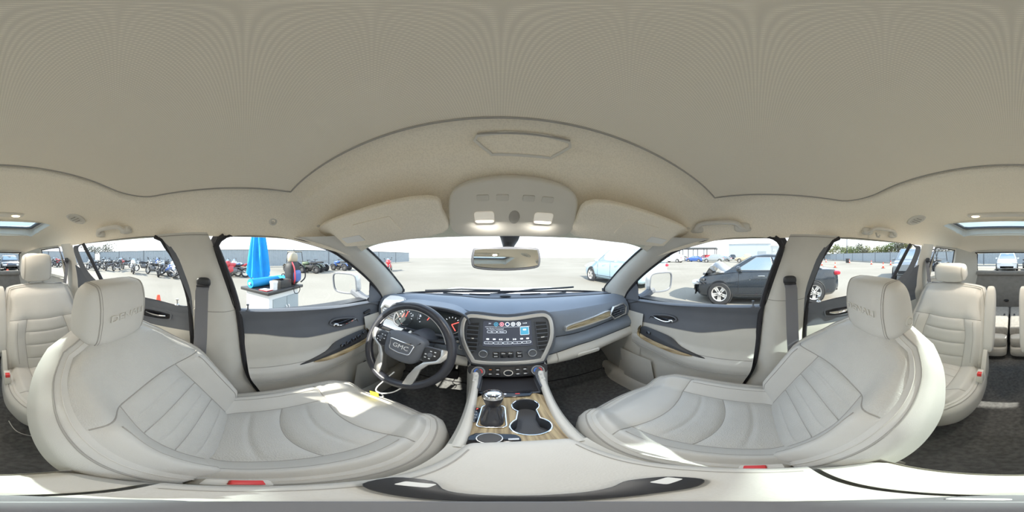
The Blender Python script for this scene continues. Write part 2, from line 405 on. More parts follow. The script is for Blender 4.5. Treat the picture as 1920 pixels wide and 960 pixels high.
# sunshade panel in the front roof opening
sh = thing('roof_sunshade', 'large woven beige sunshade closed under the front roof', 'sunshade', (0, -.1, 1.66))
out = []
for k in range(9): a = R(180 + 90 * k / 8); out.append((-.545 + .12 + .12 * math.cos(a), -.435 + .12 + .12 * math.sin(a)))
for k in range(9): a = R(270 + 90 * k / 8); out.append((.545 - .12 + .12 * math.cos(a), -.435 + .12 + .12 * math.sin(a)))
YF = lambda x: .225 - .075 * (abs(x) / .545) ** 2
fr = [(x, YF(x)) for x in np.linspace(.545, -.545, 25)]
def shade_z(x, y): return zroof(x, y, False) + .010
b = MB()
xs_ = [math.sin(PI / 2 * k / 20) * .545 for k in range(-20, 21)]
def shade_pt(u, v):
    x = -.545 + 1.09 * u; x = .545 * math.sin(PI / 2 * (2 * u - 1))
    dx = .545 - abs(x); y0 = -.435 + (.12 - math.sqrt(max(0, .12 ** 2 - max(0, .12 - dx) ** 2)))
    y = y0 + (YF(x) - y0) * v
    return (x, y, shade_z(x, y))
b.grid(shade_pt, 41, 30); b.build('shade_cloth', 'shade_cloth', sh, ang=60)
edge = [shade_pt(i / 40, 0) for i in range(41)] + [shade_pt(1, j / 29) for j in range(30)] + [shade_pt(1 - i / 40, 1) for i in range(41)] + [shade_pt(0, 1 - j / 29) for j in range(30)]
ed = [edge[0]]
for p in edge[1:]:
    if (Vector(p) - Vector(ed[-1])).length > .004: ed.append(p)
b = MB(); b.tube([(x, y, z - .001) for x, y, z in ed], .0028, 6, closed=True); b.build('edge_seal', 'seam', sh)
# pull handle pocket of the sunshade
M = frame_m((.012, .292, zroof(0, .292, True) - .010), (1, 0, 0), (0, .86, -.5), (0, .5, .86))
po = smooth_poly([(-.082, -.024), (.082, -.024), (.064, .024), (.045, .030), (-.045, .030), (-.064, .024)], 3)
b = MB(); b.frame(po, scaled(po, d=.006), -.006, .014, M); hd = b.build('pull_handle', 'beige_light', sh, bevel=.0015)
b = MB(); b.prism(scaled(po, d=.005), -.001, .010, M); b.build('handle_pocket', 'headliner', hd)
b = MB(); b.tube([M @ Vector((-.08, -.025, -.004)), M @ Vector((0, -.027, -.005)), M @ Vector((.08, -.025, -.004))], .0025, 8); b.build('grip_edge', 'seam', hd)
# ---------------------------------------------------------------- floor, tunnel, firewall, outer skin
def fl(u, v):
    x = -.70 + 1.40 * u; y = -2.25 + 3.40 * v
    z = .42 + .22 * sst(.80, 1.1, y) + (.06 if y < -1.1 else .06 * sst(-.9, -1.1, y)) + .05 * sst(.18, .08, abs(x)) * sst(-.3, 0, y)
    return (x, y, z)
b = MB(); b.grid(fl, 40, 90); floor = b.build('floor', 'carpet', None, kind='structure'); floor['label'] = 'dark grey carpeted cabin floor'
b = MB(); b.box((0, -.5, .33), (1.6, 3.6, .06)); b.build('underbody', 'black_plastic', floor)
wf = thing('wall_front', 'dark firewall behind the dashboard', None, (0, 1.1, .4), kind='structure')
b = MB(); b.box((0, 1.14, .68), (1.62, .03, .78)); b.build('firewall', 'carpet', wf)
def hood(u, v):
    x = -.80 + 1.6 * u; y = 1.10 + 1.15 * v; s = abs(x) / .8
    return (x, y, 1.10 - .05 * v - .12 * v ** 3 - .10 * s ** 4 + .015 * sst(.55, .62, s) * sst(.85, .7, s))
b = MB(); b.grid(hood, 30, 20); b.build('hood', 'car_paint', wf)
b = MB(); b.box((0, 1.11, 1.09), (1.45, .10, .02)); b.build('cowl', 'black_plastic', wf)
for s, nm in ((-1, 'wall_left'), (1, 'wall_right')):
    w = thing(nm, 'beige pillar and side trim of the cabin, ' + ('driver' if s < 0 else 'passenger') + ' side', None, (s * .7, 0, .4), kind='structure')
    # outer skin below the windows
    b = MB(); b.box((s * .835, -.55, .72), (.03, 3.3, .80)); b.build('outer_skin', 'car_paint', w)
    b = MB(); b.box((s * .795, -.55, 1.118), (.07, 3.3, .025)); b.build('belt_line', 'black_plastic', w)
    # b pillar
    F = scurve([.40, .55, .83, 1.16, 1.42, 1.50], [.17, .10, .0, -.036, -.115, -.15]); G = scurve([.40, .90, 1.17, 1.36, 1.43, 1.50], [-.20, -.22, -.238, -.285, -.32, -.40])
    def bp(u, v):
        z = .42 + (1.495 - .42) * v; y = F(z) + (G(z) - F(z)) * u
        bulge = .045 * (1 - abs(2 * u - 1) ** 3) * (1 - .5 * sst(1.3, 1.5, z))
        return (s * (XS(z) - bulge), y, z)
    b = MB(); b.grid(bp, 16, 40); b.build('pillar_trim', 'beige_plastic', w)
    zj = 1.195 if s > 0 else 1.16
    b = MB(); b.tube([Vector(bp(u, (1.485 - .42) / 1.075)) + Vector((-s * .001, 0, 0)) for u in np.linspace(0, 1, 12)], .002, 6); b.build('trim_joint', 'seam', w)
    b = MB(); b.tube([Vector(bp(u, (zj - .42) / 1.075)) + Vector((-s * .001, 0, 0)) for u in np.linspace(0, 1, 12)], .0016, 6); b.build('trim_joint', 'seam', w)
    # weatherstrips of both door openings
    b = MB(); b.tube([(s * (XS(z) - .006), F(z) + .010, z) for z in np.linspace(.44, 1.40, 38)] + [(s * (XS(1.44) - .006), -.112, 1.44), (s * (XS(1.465) - .008), -.100, 1.464), (s * (XS(1.48) - .008), -.078, 1.478)], .0125, 8); b.build('weatherstrip', 'rubber', w)
    b = MB(); b.tube([(s * (XS(z) - .004), G(z) - .008, z) for z in np.linspace(.44, 1.44, 40)] + [(s * (XS(1.47) - .006), -.352, 1.472), (s * (XS(1.485) - .008), -.385, 1.487)], .010, 8); b.build('weatherstrip', 'rubber', w)
    # a pillar
    A = [(.585, .40, 1.487), (.600, .52, 1.446), (.628, .70, 1.345), (.652, .85, 1.240), (.672, .945, 1.168), (.70, .97, 1.125)]
    Bq = [(.668, .20, 1.478), (.664, .36, 1.436), (.684, .52, 1.350), (.704, .66, 1.255), (.722, .76, 1.165), (.73, .80, 1.10)]
    As = smooth_poly(A, 6, False); Bs = smooth_poly(Bq, 6, False)
    def ap(u, v):
        k = v * (len(As) - 1); i = min(int(k), len(As) - 2); f = k - i
        a = Vector(As[i]).lerp(Vector(As[i + 1]), f); c = Vector(Bs[i]).lerp(Vector(Bs[i + 1]), f)
        p = a.lerp(c, u); bl = .028 * math.sin(PI * u)
        p += Vector((-1, -.75, -.25)).normalized() * bl
        return (s * p.x, p.y, p.z)
    b = MB(); b.grid(ap, 14, 31); b.build('pillar_trim', 'beige_plastic', w)
    b = MB(); b.tube([(s * x, y, z) for x, y, z in As], .006, 6); b.build('glass_edge', 'rubber', w)
    b = MB(); b.tube([(s * (x + .003), y, z - .004) for x, y, z in Bs], .007, 6); b.build('weatherstrip', 'rubber', w)
    # sill and kick panel
    b = MB(); b.grid(lambda u, v: (s * (.74 - .16 * u), -1.05 + 2.0 * v, .47 + .055 * math.sin(PI * min(1, u * 1.2)) - .10 * sst(.6, 1, u)), 12, 30); b.build('door_sill', 'beige_plastic', w)
    b = MB(); b.box((s * .655, .32, .527), (.05, .42, .006)); b.build('scuff_plate', 'black_plastic', w, bevel=.002)
    b = MB(); b.grid(lambda u, v: (s * (.715 - .03 * math.sin(PI * v)), .62 + .45 * u, .44 + .60 * v), 8, 12); b.build('kick_panel', 'beige_plastic', w)
    # c pillar and side trim round the quarter window
    QW = smooth_poly([(-1.335, 1.205), (-1.36, 1.44), (-1.40, 1.478), (-1.80, 1.470), (-1.87, 1.45), (-1.83, 1.205)], 5)
    c = MB(); c.grid(lambda u, v: (s * (XS(.45 + 1.04 * v) - .03 * math.sin(PI * u)), -1.125 - .205 * u, .45 + 1.05 * v), 10, 30); c.build('pillar_trim', 'beige_plastic', w)
    c = MB(); c.grid(lambda u, v: (s * (XS(.45 + .74 * v) - .02), -1.33 - .60 * u, .45 + (.755) * v), 10, 14); c.build('side_trim', 'beige_plastic', w)
    c = MB(); n = len(QW)
    rect = []
    for (y, z) in QW:
        cy, cz = y + 1.6, z - 1.34; kx = max(abs(cy) / .29, abs(cz) / .155); rect.append((-1.6 + cy / kx, 1.34 + cz / kx))
    c.add([(s * (xg(z) - .005), y, z) for y, z in QW] + [(s * (xg(z) - .03), y, z) for y, z in rect], [(k, (k + 1) % n, n + (k + 1) % n, n + k) for k in range(n)]); c.build('window_surround', 'beige_plastic', w)
    c = MB(); c.grid(lambda u, v: (s * ((XS(.45 + 1.04 * v) - .02) * (1 - u) + .46 * u), -1.88 - .36 * u ** .8, .45 + 1.05 * v - .08 * u * v), 14, 24); c.build('pillar_trim', 'beige_plastic', w)
    q = thing('window_%d' % (6 if s < 0 else 7), 'rear quarter window on the ' + ('driver' if s < 0 else 'passenger') + ' side', None, (s * .69, -1.6, 1.2), kind='structure')
    c = MB(); c.add([(s * xg(z), y, z) for y, z in QW], [tuple(range(n))]); c.build('pane', 'glass', q)
    c = MB(); c.tube([(s * (xg(z) - .004), y, z) for y, z in QW], .006, 6, closed=True); c.build('seal', 'rubber', q)
# ---------------------------------------------------------------- back wall: lift gate
wb = thing('wall_back', 'lift gate trim with the rear window', None, (0, -2.25, .5), kind='structure')
RWO = smooth_poly([(-.46, 1.20), (-.455, 1.42), (-.42, 1.445), (.42, 1.445), (.455, 1.42), (.46, 1.20), (.42, 1.19), (-.42, 1.19)], 4)
n = len(RWO); rc = []
for x, z in RWO:
    cx, cz = x, z - 1.32; k = max(abs(cx) / .62, abs(cz) / .20); rc.append((cx / k, 1.32 + cz / k))
yb_ = lambda z: -2.27 + .12 * max(0, (z - 1.15))
b = MB(); b.add([(x, yb_(z), z) for x, z in RWO] + [(x, yb_(z) + .02, z) for x, z in rc], [(k, (k + 1) % n, n + (k + 1) % n, n + k) for k in range(n)]); b.build('window_surround', 'beige_plastic', wb)
b = MB(); b.grid(lambda u, v: (-.62 + 1.24 * u, -2.25 + .05 * math.sin(PI * v) , .50 + .65 * v), 12, 14); b.build('gate_trim', 'trunk_grey', wb)
b = MB(); b.grid(lambda u, v: (-.47 + .94 * u, -2.20 - .05 * v, 1.145 + .05 * v ** .5), 12, 8); b.build('gate_trim', 'trunk_grey', wb)
b = MB(); b.ell((.05, -2.19, .79), (.035, .02, .016), nu=14, nv=8); b.build('gate_latch', 'black_plastic', wb)
b = MB(); b.box((0, -2.30, .6), (1.5, .02, 1.1)); b.build('gate_skin', 'car_paint', wb)
q = thing('window_8', 'rear window in the lift gate', None, (0, -2.26, 1.2), kind='structure')
b = MB(); b.add([(x, yb_(z) - .004, z) for x, z in RWO], [tuple(range(n))]); b.build('pane', 'glass', q)
b = MB(); b.tube([(x, yb_(z) + .002, z) for x, z in RWO], .007, 6, closed=True); b.build('seal', 'rubber', q)
b = MB(); b.tube([(-.25, -2.30, 1.215), (.05, -2.30, 1.225), (.22, -2.30, 1.21)], .007, 6); b.build('wiper', 'black_plastic', q)
# ---------------------------------------------------------------- windshield
ws = thing('window_1', 'wide windshield in front of the dashboard', None, (0, 1.0, 1.17), kind='structure')
ZB = 1.16
def wsp(u, v):
    s = 2 * u - 1
    b0 = Vector((.69 * s, 1.06 - .11 * s * s, 1.150 + .012 * (1 - s * s) - .025 * s ** 4)); t0 = Vector((.59 * s, .455 - .07 * s * s + .02, 1.505 - .012 * s * s))
    p = b0.lerp(t0, v); p.z += .012 * math.sin(PI * v)
    return p
b = MB(); b.grid(wsp, 24, 14); b.build('pane', 'glass', ws)
b = MB(); b.tube([wsp(u, 0) + Vector((0, -.004, .004)) for u in np.linspace(0, 1, 30)], .007, 6); b.build('seal', 'rubber', ws)
for (x0, x1) in ((-.58, -.03), (-.10, .50)):
    b = MB(); b.tube([(x0, 1.11, 1.135), ((x0 + x1) / 2, 1.13, 1.160), (x1, 1.10, 1.165)], .007, 6); b.build('wiper', 'black_plastic', ws)
mat('chalk', (.42, .47, .47), .9)
b = MB(); b.box((0, 0, 0), (.06, .022, .001), frame_m(wsp(.055, .90) + Vector((0, -.006, -.006)), wsp(.06, .9) - wsp(.05, .9), wsp(.055, .92) - wsp(.055, .88), (0, -1, -1))); b.build('sticker', 'chalk', ws)
# ================================================================ DOORS
def strip(b, y0, y1, zlo, zhi, dep, s, ny=50, nz=14):
    """panel strip of a door: y0(z), y1(z) side limits; zlo(y), zhi(y) lower and upper seams; dep(y,z) how far it stands into the cabin"""
    def f(u, v):
        za, zb_ = zlo(.3), zhi(.3)
        yy = y0((za + zb_) / 2) * (1 - u) + y1((za + zb_) / 2) * u
        z = zlo(yy) * (1 - v) + zhi(yy) * v
        yy = y0(z) * (1 - u) + y1(z) * u
        z = zlo(yy) * (1 - v) + zhi(yy) * v
        return (s * (XS(z) - dep(yy, z)), yy, z)
    b.grid(f, ny, nz); return b
FWIN = [(-.027, 1.155), (-.062, 1.27), (-.098, 1.41), (-.092, 1.452), (-.055, 1.474), (.05, 1.477), (.15, 1.472), (.25, 1.452), (.35, 1.426), (.45, 1.385), (.55, 1.328), (.655, 1.258), (.662, 1.19), (.662, 1.118), (.45, 1.128), (.25, 1.146), (.1, 1.153)]
RWIN = [(-.245, 1.168), (-.275, 1.30), (-.315, 1.41), (-.345, 1.462), (-.40, 1.487), (-.6, 1.489), (-.8, 1.487), (-.95, 1.483), (-1.015, 1.468), (-1.03, 1.44), (-1.00, 1.36), (-.95, 1.285), (-.86, 1.225), (-.78, 1.20), (-.6, 1.187), (-.4, 1.177)]
F_ = scurve([.40, .55, .83, 1.16, 1.42, 1.50], [.19, .12, .02, -.020, -.10, -.13])
BD = scurve
for s in (-1, 1):
    side = 'driver' if s < 0 else 'passenger'
    d = thing('door_%d' % (1 if s < 0 else 2), 'front %s door panel, dark above and beige below' % side, None, (s * .72, .35, .45), kind='structure')
    y0 = lambda z: F_(z); y1 = lambda z: .80
    sill = BD([-.1, .1, .25, .45, .662, .85], [1.160, 1.153, 1.146, 1.130, 1.118, 1.105])
    b1 = BD([-.1, .05, .18, .30, .42, .60, .85], [1.042, 1.036, 1.012, .992, .992, .985, .93])
    b2 = BD([-.1, .0, .28, .55, .85], [.868, .862, .872, .905, .88]); b3 = BD([-.1, .0, .28, .55, .85], [.770, .765, .770, .82, .84]); bb = lambda y: .46
    amp = BD([-.1, .3, .6, .80], [.062, .062, .05, .015])
    zA = BD([-.1, .0, .28, .55, .85], [.850, .845, .855, .89, .87])
    def dep(y, z):
        a = amp(y); zc = zA(y)
        k = sst(zc + .055, zc - .012, z) if z > zc - .03 else 1
        if z < zc - .03: k = 1 - .5 * sst(zc - .03, zc - .13, z) - .1 * sst(.6, .5, z)
        up = .014 * sst(1.06, .98, z) + .018 * sst(1.10, 1.16, z)
        return a * k + up * (1 - k) - .0
    groove = lambda zf: (lambda y, z: dep(y, z) - .004 * math.exp(-((z - zf(y)) / .004) ** 2))
    b = MB(); strip(b, y0, y1, b1, sill, dep, s, 50, 14); b.build('upper_trim', 'dark_trim', d, label='dark upper trim under the window')
    b = MB(); strip(b, y0, y1, b2, b1, dep, s, 50, 18); b.build('middle_panel', 'beige_plastic', d)
    b = MB(); strip(b, y0, y1, b3, b2, dep, s, 50, 14); b.build('armrest', 'leather', d)
    b = MB(); strip(b, y0, y1, bb, b3, dep, s, 50, 20); b.build('lower_panel', 'beige_plastic', d)
    for q, zf in ((b1, b1), (b2, b2), (b3, b3)):
        b = MB(); b.tube([(s * (XS(zf(y)) - dep(y, zf(y)) - .0005), y, zf(y)) for y in np.linspace(F_(zf(.0)) + .005, .79, 40)], .0018, 6); b.build('panel_seam', 'seam', d)
    # top ledge of the door under the glass
    b = MB(); b.grid(lambda u, v: (s * (XS(1.14) - .018 + .045 * v), -.03 + .83 * u, sill(-.03 + .83 * u) + .006 * math.sin(PI * v)), 30, 5); b.build('window_ledge', 'dark_trim', d)
    b = MB(); b.lathe([(.009, 0), (.008, .004), (.004, .007), (.0035, .024), (.006, .026), (.006, .031), (.001, .033)], 12, T(s * .722, .015, 1.158)); b.build('lock_pin', 'dark_trim', d)
    # sail panel at the mirror
    b = MB(); b.add([(s * .722, .662, 1.118), (s * .716, .662, 1.25), (s * .725, .80, 1.14), (s * .735, .86, 1.09), (s * .728, .76, 1.08)], [(0, 1, 2, 3, 4)])
    sp_ = b.build('sail_panel', 'dark_trim', d)
    # inner handle: recess, bezel and lever
    hy, hz = .50, 1.033
    Mh = frame_m((s * (XS(hz) - dep(hy, hz) - .001), hy, hz), (0, s, -.22 * s), (0, .22 , 1) , (-s, 0, 0))
    ho = smooth_poly([(-.085, -.022), (-.05, -.03), (.04, -.03), (.10, -.012), (.085, .016), (.03, .028), (-.06, .028), (-.09, .006)], 4)
    ho = [(-x * (1 if s > 0 else -1) , y) for x, y in ho]
    b = MB(); b.frame(ho, scaled(ho, d=.009), -.004, .006, Mh); hb = b.build('handle_bezel', 'dark_trim', d, bevel=.002)
    b = MB(); b.prism(scaled(ho, d=.008), -.002, .001, Mh); b.build('handle_recess', 'gloss_black', d)
    lv = [(-.062, .016, .004), (-.04, .012, .010), (0, -.004, .014), (.035, -.014, .014), (.062, -.014, .008)]
    lv = [(-x * (1 if s > 0 else -1), y, z) for x, y, z in lv]
    b = MB(); b.tube([Mh @ Vector(p) for p in smooth_poly(lv, 5, False)], (.0048,) * 21, 8); b.build('door_lever', 'chrome', d)
    b = MB(); b.ell((lv[-1][0], lv[-1][1], .006), (.017, .010, .007), .7, .8, 16, 8, Mh); b.build('lever_pivot', 'chrome', d)
    # memory or seat switches on the driver's door
    if s < 0:
        for k in range(3):
            b = MB(); b.box((0, 0, 0), (.012, .05, .016), T(-(XS(1.045) - dep(.66, 1.045) - .003), .655, 1.06 - .028 * k) @ RX(12)); b.build('memory_button', 'black_plastic', d, bevel=.003)
    # switch plate with wood trim along its edge
    c0 = Vector((s * (XS(.905) - dep(.45, .905) - .006), .45, .912))
    Ms = frame_m(c0, (0, -1, -.17), (s * .55, 0, .8), (-s * .8, .0, .55))
    if s > 0: Ms = frame_m(c0, (0, -1, -.17), (s * .55, 0, .8), (-s * .8, .0, .55))
    po = smooth_poly([(-.165, .024), (-.10, .036), (.02, .034), (.09, .004), (.215, -.016), (.20, -.024), (.05, -.024), (-.16, -.022)], 4)
    b = MB(); b.prism(po, -.012, .004, Ms); b.build('switch_plate', 'black_plastic', d, bevel=.002, label='black switch plate')
    wo_ = smooth_poly([(-.178, .026), (-.168, -.022), (.05, -.026), (.16, -.026), (.10, -.044), (.0, -.050), (-.15, -.046), (-.182, -.02)], 4)
    b = MB(); b.prism(wo_, -.014, .008, Ms); b.build('wood_trim', 'wood', d, bevel=.003, label='glossy wood trim strip')
    for k in range(4 if s < 0 else 1):
        b = MB(); b.box((-.11 + .036 * k, .004 - .002 * k, .006), (.026, .018, .008), Ms); b.build('window_switch', 'gloss_black', d, bevel=.003)
    if s < 0:
        b = MB(); b.ell((-.145, .010, .006), (.010, .010, .004), M=Ms, nu=16, nv=8); b.build('mirror_knob', 'gloss_black', d)
    # speaker field, pocket
    so = smooth_poly([(.50, .50), (.72, .52), (.76, .70), (.70, .79), (.58, .76), (.50, .64)], 5)
    b = MB(); b.grid(lambda u, v: (s * (XS(.60) - .052 - .010 * math.sin(PI * v) * math.sin(PI * u)), .52 + .235 * u - .04 * (1 - v), .49 + .27 * v), 10, 10); b.build('speaker_grille', 'beige_plastic', d)
    b = MB(); n = 30
    b.grid(lambda u, v: (s * (XS(.55) - .045 - .045 * math.sin(PI * min(1, .5 + .5 * u)) * (.3 + .7 * v)), .10 + .42 * u, .47 + (.095 + .035 * math.sin(PI * u)) * v), 20, 8); b.build('map_pocket', 'beige_plastic', d)
    b = MB(); b.tube([(s * (XS(.58) - .046 - .045 * math.sin(PI * min(1, .5 + .5 * u))), .10 + .42 * u, .565 + .035 * math.sin(PI * u)) for u in np.linspace(0, 1, 20)], .003, 6); b.build('pocket_lip', 'seam', d)
    if s < 0:
        b = MB(); b.lathe([(.004, .006), (.010, .006), (.012, .003), (.016, .004), (.018, 0), (.018, -.006)], 20, frame_m((-(XS(.71) - dep(.60, .71) - .004), .60, .715), (0, 1, 0), (0, 0, 1), (1, 0, 0))); b.build('lock_button', 'black_plastic', d)
    # window glass and frame
    wdw = thing('window_%d' % (2 if s < 0 else 3), 'front side window in the %s door' % side, None, (s * .7, .3, 1.15), kind='structure')
    wo2 = smooth_poly(FWIN, 3); n = len(wo2); ou = scaled(wo2, d=-.045); ou = [(p[0], min(p[1], 1.498)) if wo2[i][0] < -.03 and wo2[i][1] > 1.2 else (wo2[i][0] + (p[0] - wo2[i][0]) * (.25 if wo2[i][1] > 1.2 and p[1] > wo2[i][1] + .012 else 1), min(p[1], wo2[i][1] + .008)) for i, p in enumerate(ou)]
    b = MB(); b.add([(s * xg(z), y, z) for y, z in wo2], [tuple(range(n))]); b.build('pane', 'glass', wdw)
    b = MB(); b.add([(s * (xg(z) - .006), y, z) for y, z in wo2] + [(s * (xg(z) + .012), y, z) for y, z in ou], [(k, (k + 1) % n, n + (k + 1) % n, n + k) for k in range(n)]); b.build('window_frame', 'rubber', wdw)
    # ------------------------------------------------ rear door
    d = thing('door_%d' % (3 if s < 0 else 4), 'rear %s side door panel with dark upper trim' % side, None, (s * .72, -.65, .45), kind='structure')
    G_ = scurve([.40, .90, 1.17, 1.5], [-.215, -.235, -.25, -.30])
    y0 = lambda z: -1.125; y1 = lambda z: G_(z)
    silr = BD([-1.12, -1.0, -.90, -.80, -.6, -.25], [1.33, 1.285, 1.235, 1.197, 1.184, 1.164])
    c1 = BD([-1.12, -.25], [1.035, 1.035]); c2 = BD([-1.12, -.25], [.865, .865])
    dp = lambda y, z: .045 * sst(.93, .86, z) + .012 * sst(1.08, 1.0, z) + .016 * sst(1.10, 1.16, z)
    b = MB(); strip(b, y0, y1, c1, silr, dp, s, 40, 14); b.build('upper_trim', 'dark_trim', d, label='dark upper trim under the window')
    b = MB(); strip(b, y0, y1, c2, c1, dp, s, 40, 12); b.build('middle_panel', 'beige_plastic', d)
    b = MB(); strip(b, y0, y1, bb, c2, dp, s, 40, 12); b.build('lower_panel', 'beige_plastic', d)
    b = MB(); b.lathe([(.012, 0), (.011, .004), (.005, .008), (.004, .022), (.007, .025), (.007, .03), (.001, .032)], 12, T(s * .716, -.30, 1.168)); b.build('lock_pin', 'satin', d)
    Mh = frame_m((s * (XS(1.10) - dp(-.45, 1.10) - .001), -.42, 1.098), (0, 1, .05), (0, -.05, 1), (-s, 0, 0))
    ho = smooth_poly([(-.075, -.03), (.06, -.03), (.085, -.008), (.08, .02), (.05, .03), (-.06, .03), (-.085, 0)], 4)
    b = MB(); b.frame(ho, scaled(ho, d=.009), -.004, .006, Mh); b.build('handle_bezel', 'dark_trim', d, bevel=.002)
    b = MB(); b.prism(scaled(ho, d=.008), -.002, .001, Mh); b.build('handle_recess', 'gloss_black', d)
    b = MB(); b.tube([Mh @ Vector(p) for p in smooth_poly([(-.06, .004, .005), (-.03, .0, .012), (.02, -.004, .014), (.055, -.004, .006)], 5, False)], [(.004 + .006 * math.sin(PI * k / 15), .004) for k in range(16)], 8); b.build('door_lever', 'chrome', d)
    wdw = thing('window_%d' % (4 if s < 0 else 5), 'rear door side window on the %s side' % side, None, (s * .7, -.65, 1.17), kind='structure')
    wo2 = smooth_poly(RWIN, 3); n = len(wo2); ou = scaled(wo2, d=-.06); ou = [(p[0], min(p[1], 1.50)) if wo2[i][0] > -.39 and wo2[i][1] > 1.2 else (p[0] if wo2[i][0] < -.97 else wo2[i][0] + (p[0] - wo2[i][0]) * (.25 if wo2[i][1] > 1.2 and p[1] > wo2[i][1] + .012 else 1), min(p[1], max(1.478, wo2[i][1] + .004)) if wo2[i][0] < -.97 else min(p[1], wo2[i][1] + .008)) for i, p in enumerate(ou)]
    b = MB(); b.add([(s * xg(z), y, z) for y, z in wo2], [tuple(range(n))]); b.build('pane', 'glass', wdw)
    b = MB(); b.add([(s * (xg(z) - .006), y, z) for y, z in wo2] + [(s * (xg(z) + (.010 if z > 1.47 and y > -.97 else -.014)), y, z) for y, z in ou], [(k, (k + 1) % n, n + (k + 1) % n, n + k) for k in range(n)]); b.build('window_frame', 'dark_trim', wdw)
    b = MB(); b.tube([(s * (xg(1.485) - .006), -.955, 1.485), (s * (xg(1.35) - .006), -.875, 1.35), (s * (xg(1.205) - .006), -.795, 1.205)], (.012, .012, .013), 8); b.build('window_divider', 'rubber', wdw)
# ================================================================ SEATS
def pad(root, M, hw, L, H, bol, ub, seams, h0, k=.5, kb=.15, puff=.011, names=('insert_panel', 'side_bolster', 'front_panel', 'pad_side'), r=.045, perf=True, vcurve=.04, bolu=.30, stitch=True, sidebox=None):
    """upholstered pad: local x across, y along, z out of the pad. seams: v of the cross seams of the middle, the last one starts the end panel."""
    def top(u, v, pf=0.0):
        vv = 2 * v - 1; kk = k if vv > 0 else kb
        x = u * math.sqrt(1 - kk * vv * vv / 2); y = vv * math.sqrt(1 - kk * u * u / 2)
        vo = (y + 1) / 2; bu = ub(min(max(vo, 0), 1))
        h = h0(vo) + bol(vo) * sst(bu - .04, min(.985, bu + bolu), abs(u)) + pf
        h -= .012 * sst(.86, 1.0, abs(u)) + .010 * sst(.90, 1, v)
        return Vector((x * hw(vo), vo * L, h))
    out = []
    vs_ = lambda vk, s: vk + vcurve * (s * s) - vcurve * .5
    parts = []
    # middle panels
    for i in range(len(seams) - 1):
        va, vb = seams[i], seams[i + 1]
        b = MB()
        def f(a, t):
            s = 2 * a - 1; v = (va if i == 0 else vs_(va, s)) * (1 - t) + vs_(vb, s) * t
            pf = puff * (1 - abs(2 * t - 1) ** 5) * (1 - abs(s) ** 7) - .005 * math.exp(-((t - .5) / .045) ** 2) * (1 - s ** 6) * (1 if vb - va > .18 else 0)
            return M @ top(s * ub(v), v, pf)
        b.grid(f, 34, 30); b.build(names[0], 'leather_perf' if perf else 'leather', root, ang=80)
        if i > 0:
            b = MB(); b.tube([M @ (top(s * ub(va), vs_(va, s)) - Vector((0, 0, .0004))) for s in np.linspace(-1, 1, 25)], .0019, 6); b.build('seam', 'seam', root)
    vf = seams[-1]
    for sg in (-1, 1):
        b = MB()
        def f(a, t):
            v = vs_(vf, 1) * t; u = ub(v) * (1 - a) + 1.0 * a
            pf = .008 * (1 - abs(2 * a - 1) ** 6) * (1 - abs(2 * t - 1) ** 12)
            return M @ top(sg * u, v, pf)
        b.grid(f, 22, 40); b.build(names[1], 'leather', root, ang=80)
        b = MB(); b.tube([M @ (top(sg * ub(v), v) - Vector((0, 0, .0004))) for v in np.linspace(.01, vs_(vf, 1), 40)], .0021, 6); b.build('seam', 'seam', root)
        if stitch:
            b = MB(); b.tube([M @ (top(sg * (ub(v) * .45 + .55), v, .0085) - Vector((0, 0, .0006))) for v in np.linspace(.12, vs_(vf, 1) - .03, 40)], .0014, 5); b.build('seam', 'seam', root)
    b = MB()
    def f(a, t):
        s = 2 * a - 1; v0 = vs_(vf, min(1, abs(s) / max(.01, ub(vf)))) ; v = v0 * (1 - t) + 1.0 * t
        return M @ top(s, v, .009 * (1 - abs(2 * t - 1) ** 6) * (1 - abs(s) ** 10))
    b.grid(f, 50, 18); b.build(names[2], 'leather_perf' if (perf and names[2] == 'shoulder_panel') else 'leather', root, ang=80)
    b = MB(); b.tube([M @ (top(s, vs_(vf, min(1, abs(s) / max(.01, ub(vf)))))) for s in np.linspace(-.985, .985, 50)], .0021, 6); b.build('seam', 'seam', root)
    # rounded rim and sides
    per = [(u, 0) for u in np.linspace(-1, 1, 26)][:-1] + [(1, v) for v in np.linspace(0, 1, 30)][:-1] + [(u, 1) for u in np.linspace(1, -1, 26)][:-1] + [(-1, v) for v in np.linspace(1, 0, 30)][:-1]
    pts = [top(u, v) for u, v in per]; n = len(pts); nrm = []
    for i in range(n):
        t = pts[(i + 1) % n] - pts[i - 1]; q = Vector((t.y, -t.x, 0)).normalized(); nrm.append(q)
    for _ in range(3): nrm = [(nrm[i - 1] + nrm[i] * 2 + nrm[(i + 1) % n]).normalized() for i in range(n)]
    prof = [(r * math.sin(R(a)), r * (1 - math.cos(R(a)))) for a in (0, 15, 32, 50, 68, 82, 90)]
    vs = []; rows = []
    for (o_, dn) in prof: rows.append([pts[i] + nrm[i] * o_ - Vector((0, 0, dn)) for i in range(n)])
    b = MB(); fsn = []
    last = rows[-1]
    rows.append([Vector((p.x, p.y, p.z * .5 + (-H) * .5)) + nrm[i] * .004 for i, p in enumerate(last)])
    rows.append([Vector((p.x, p.y, -H)) - nrm[i] * .012 for i, p in enumerate(last)])
    rows.append([Vector((p.x, p.y, -H)) - nrm[i] * .06 for i, p in enumerate(last)])
    for j in range(len(rows)):
        vs += [M @ p for p in rows[j]]
    for j in range(len(rows) - 1):
        fsn += [(j * n + i, j * n + (i + 1) % n, (j + 1) * n + (i + 1) % n, (j + 1) * n + i) for i in range(n)]
    fsn.append(tuple((len(rows) - 1) * n + i for i in range(n)))
    b.add(vs, fsn); b.build(names[3], 'leather', root, ang=70)
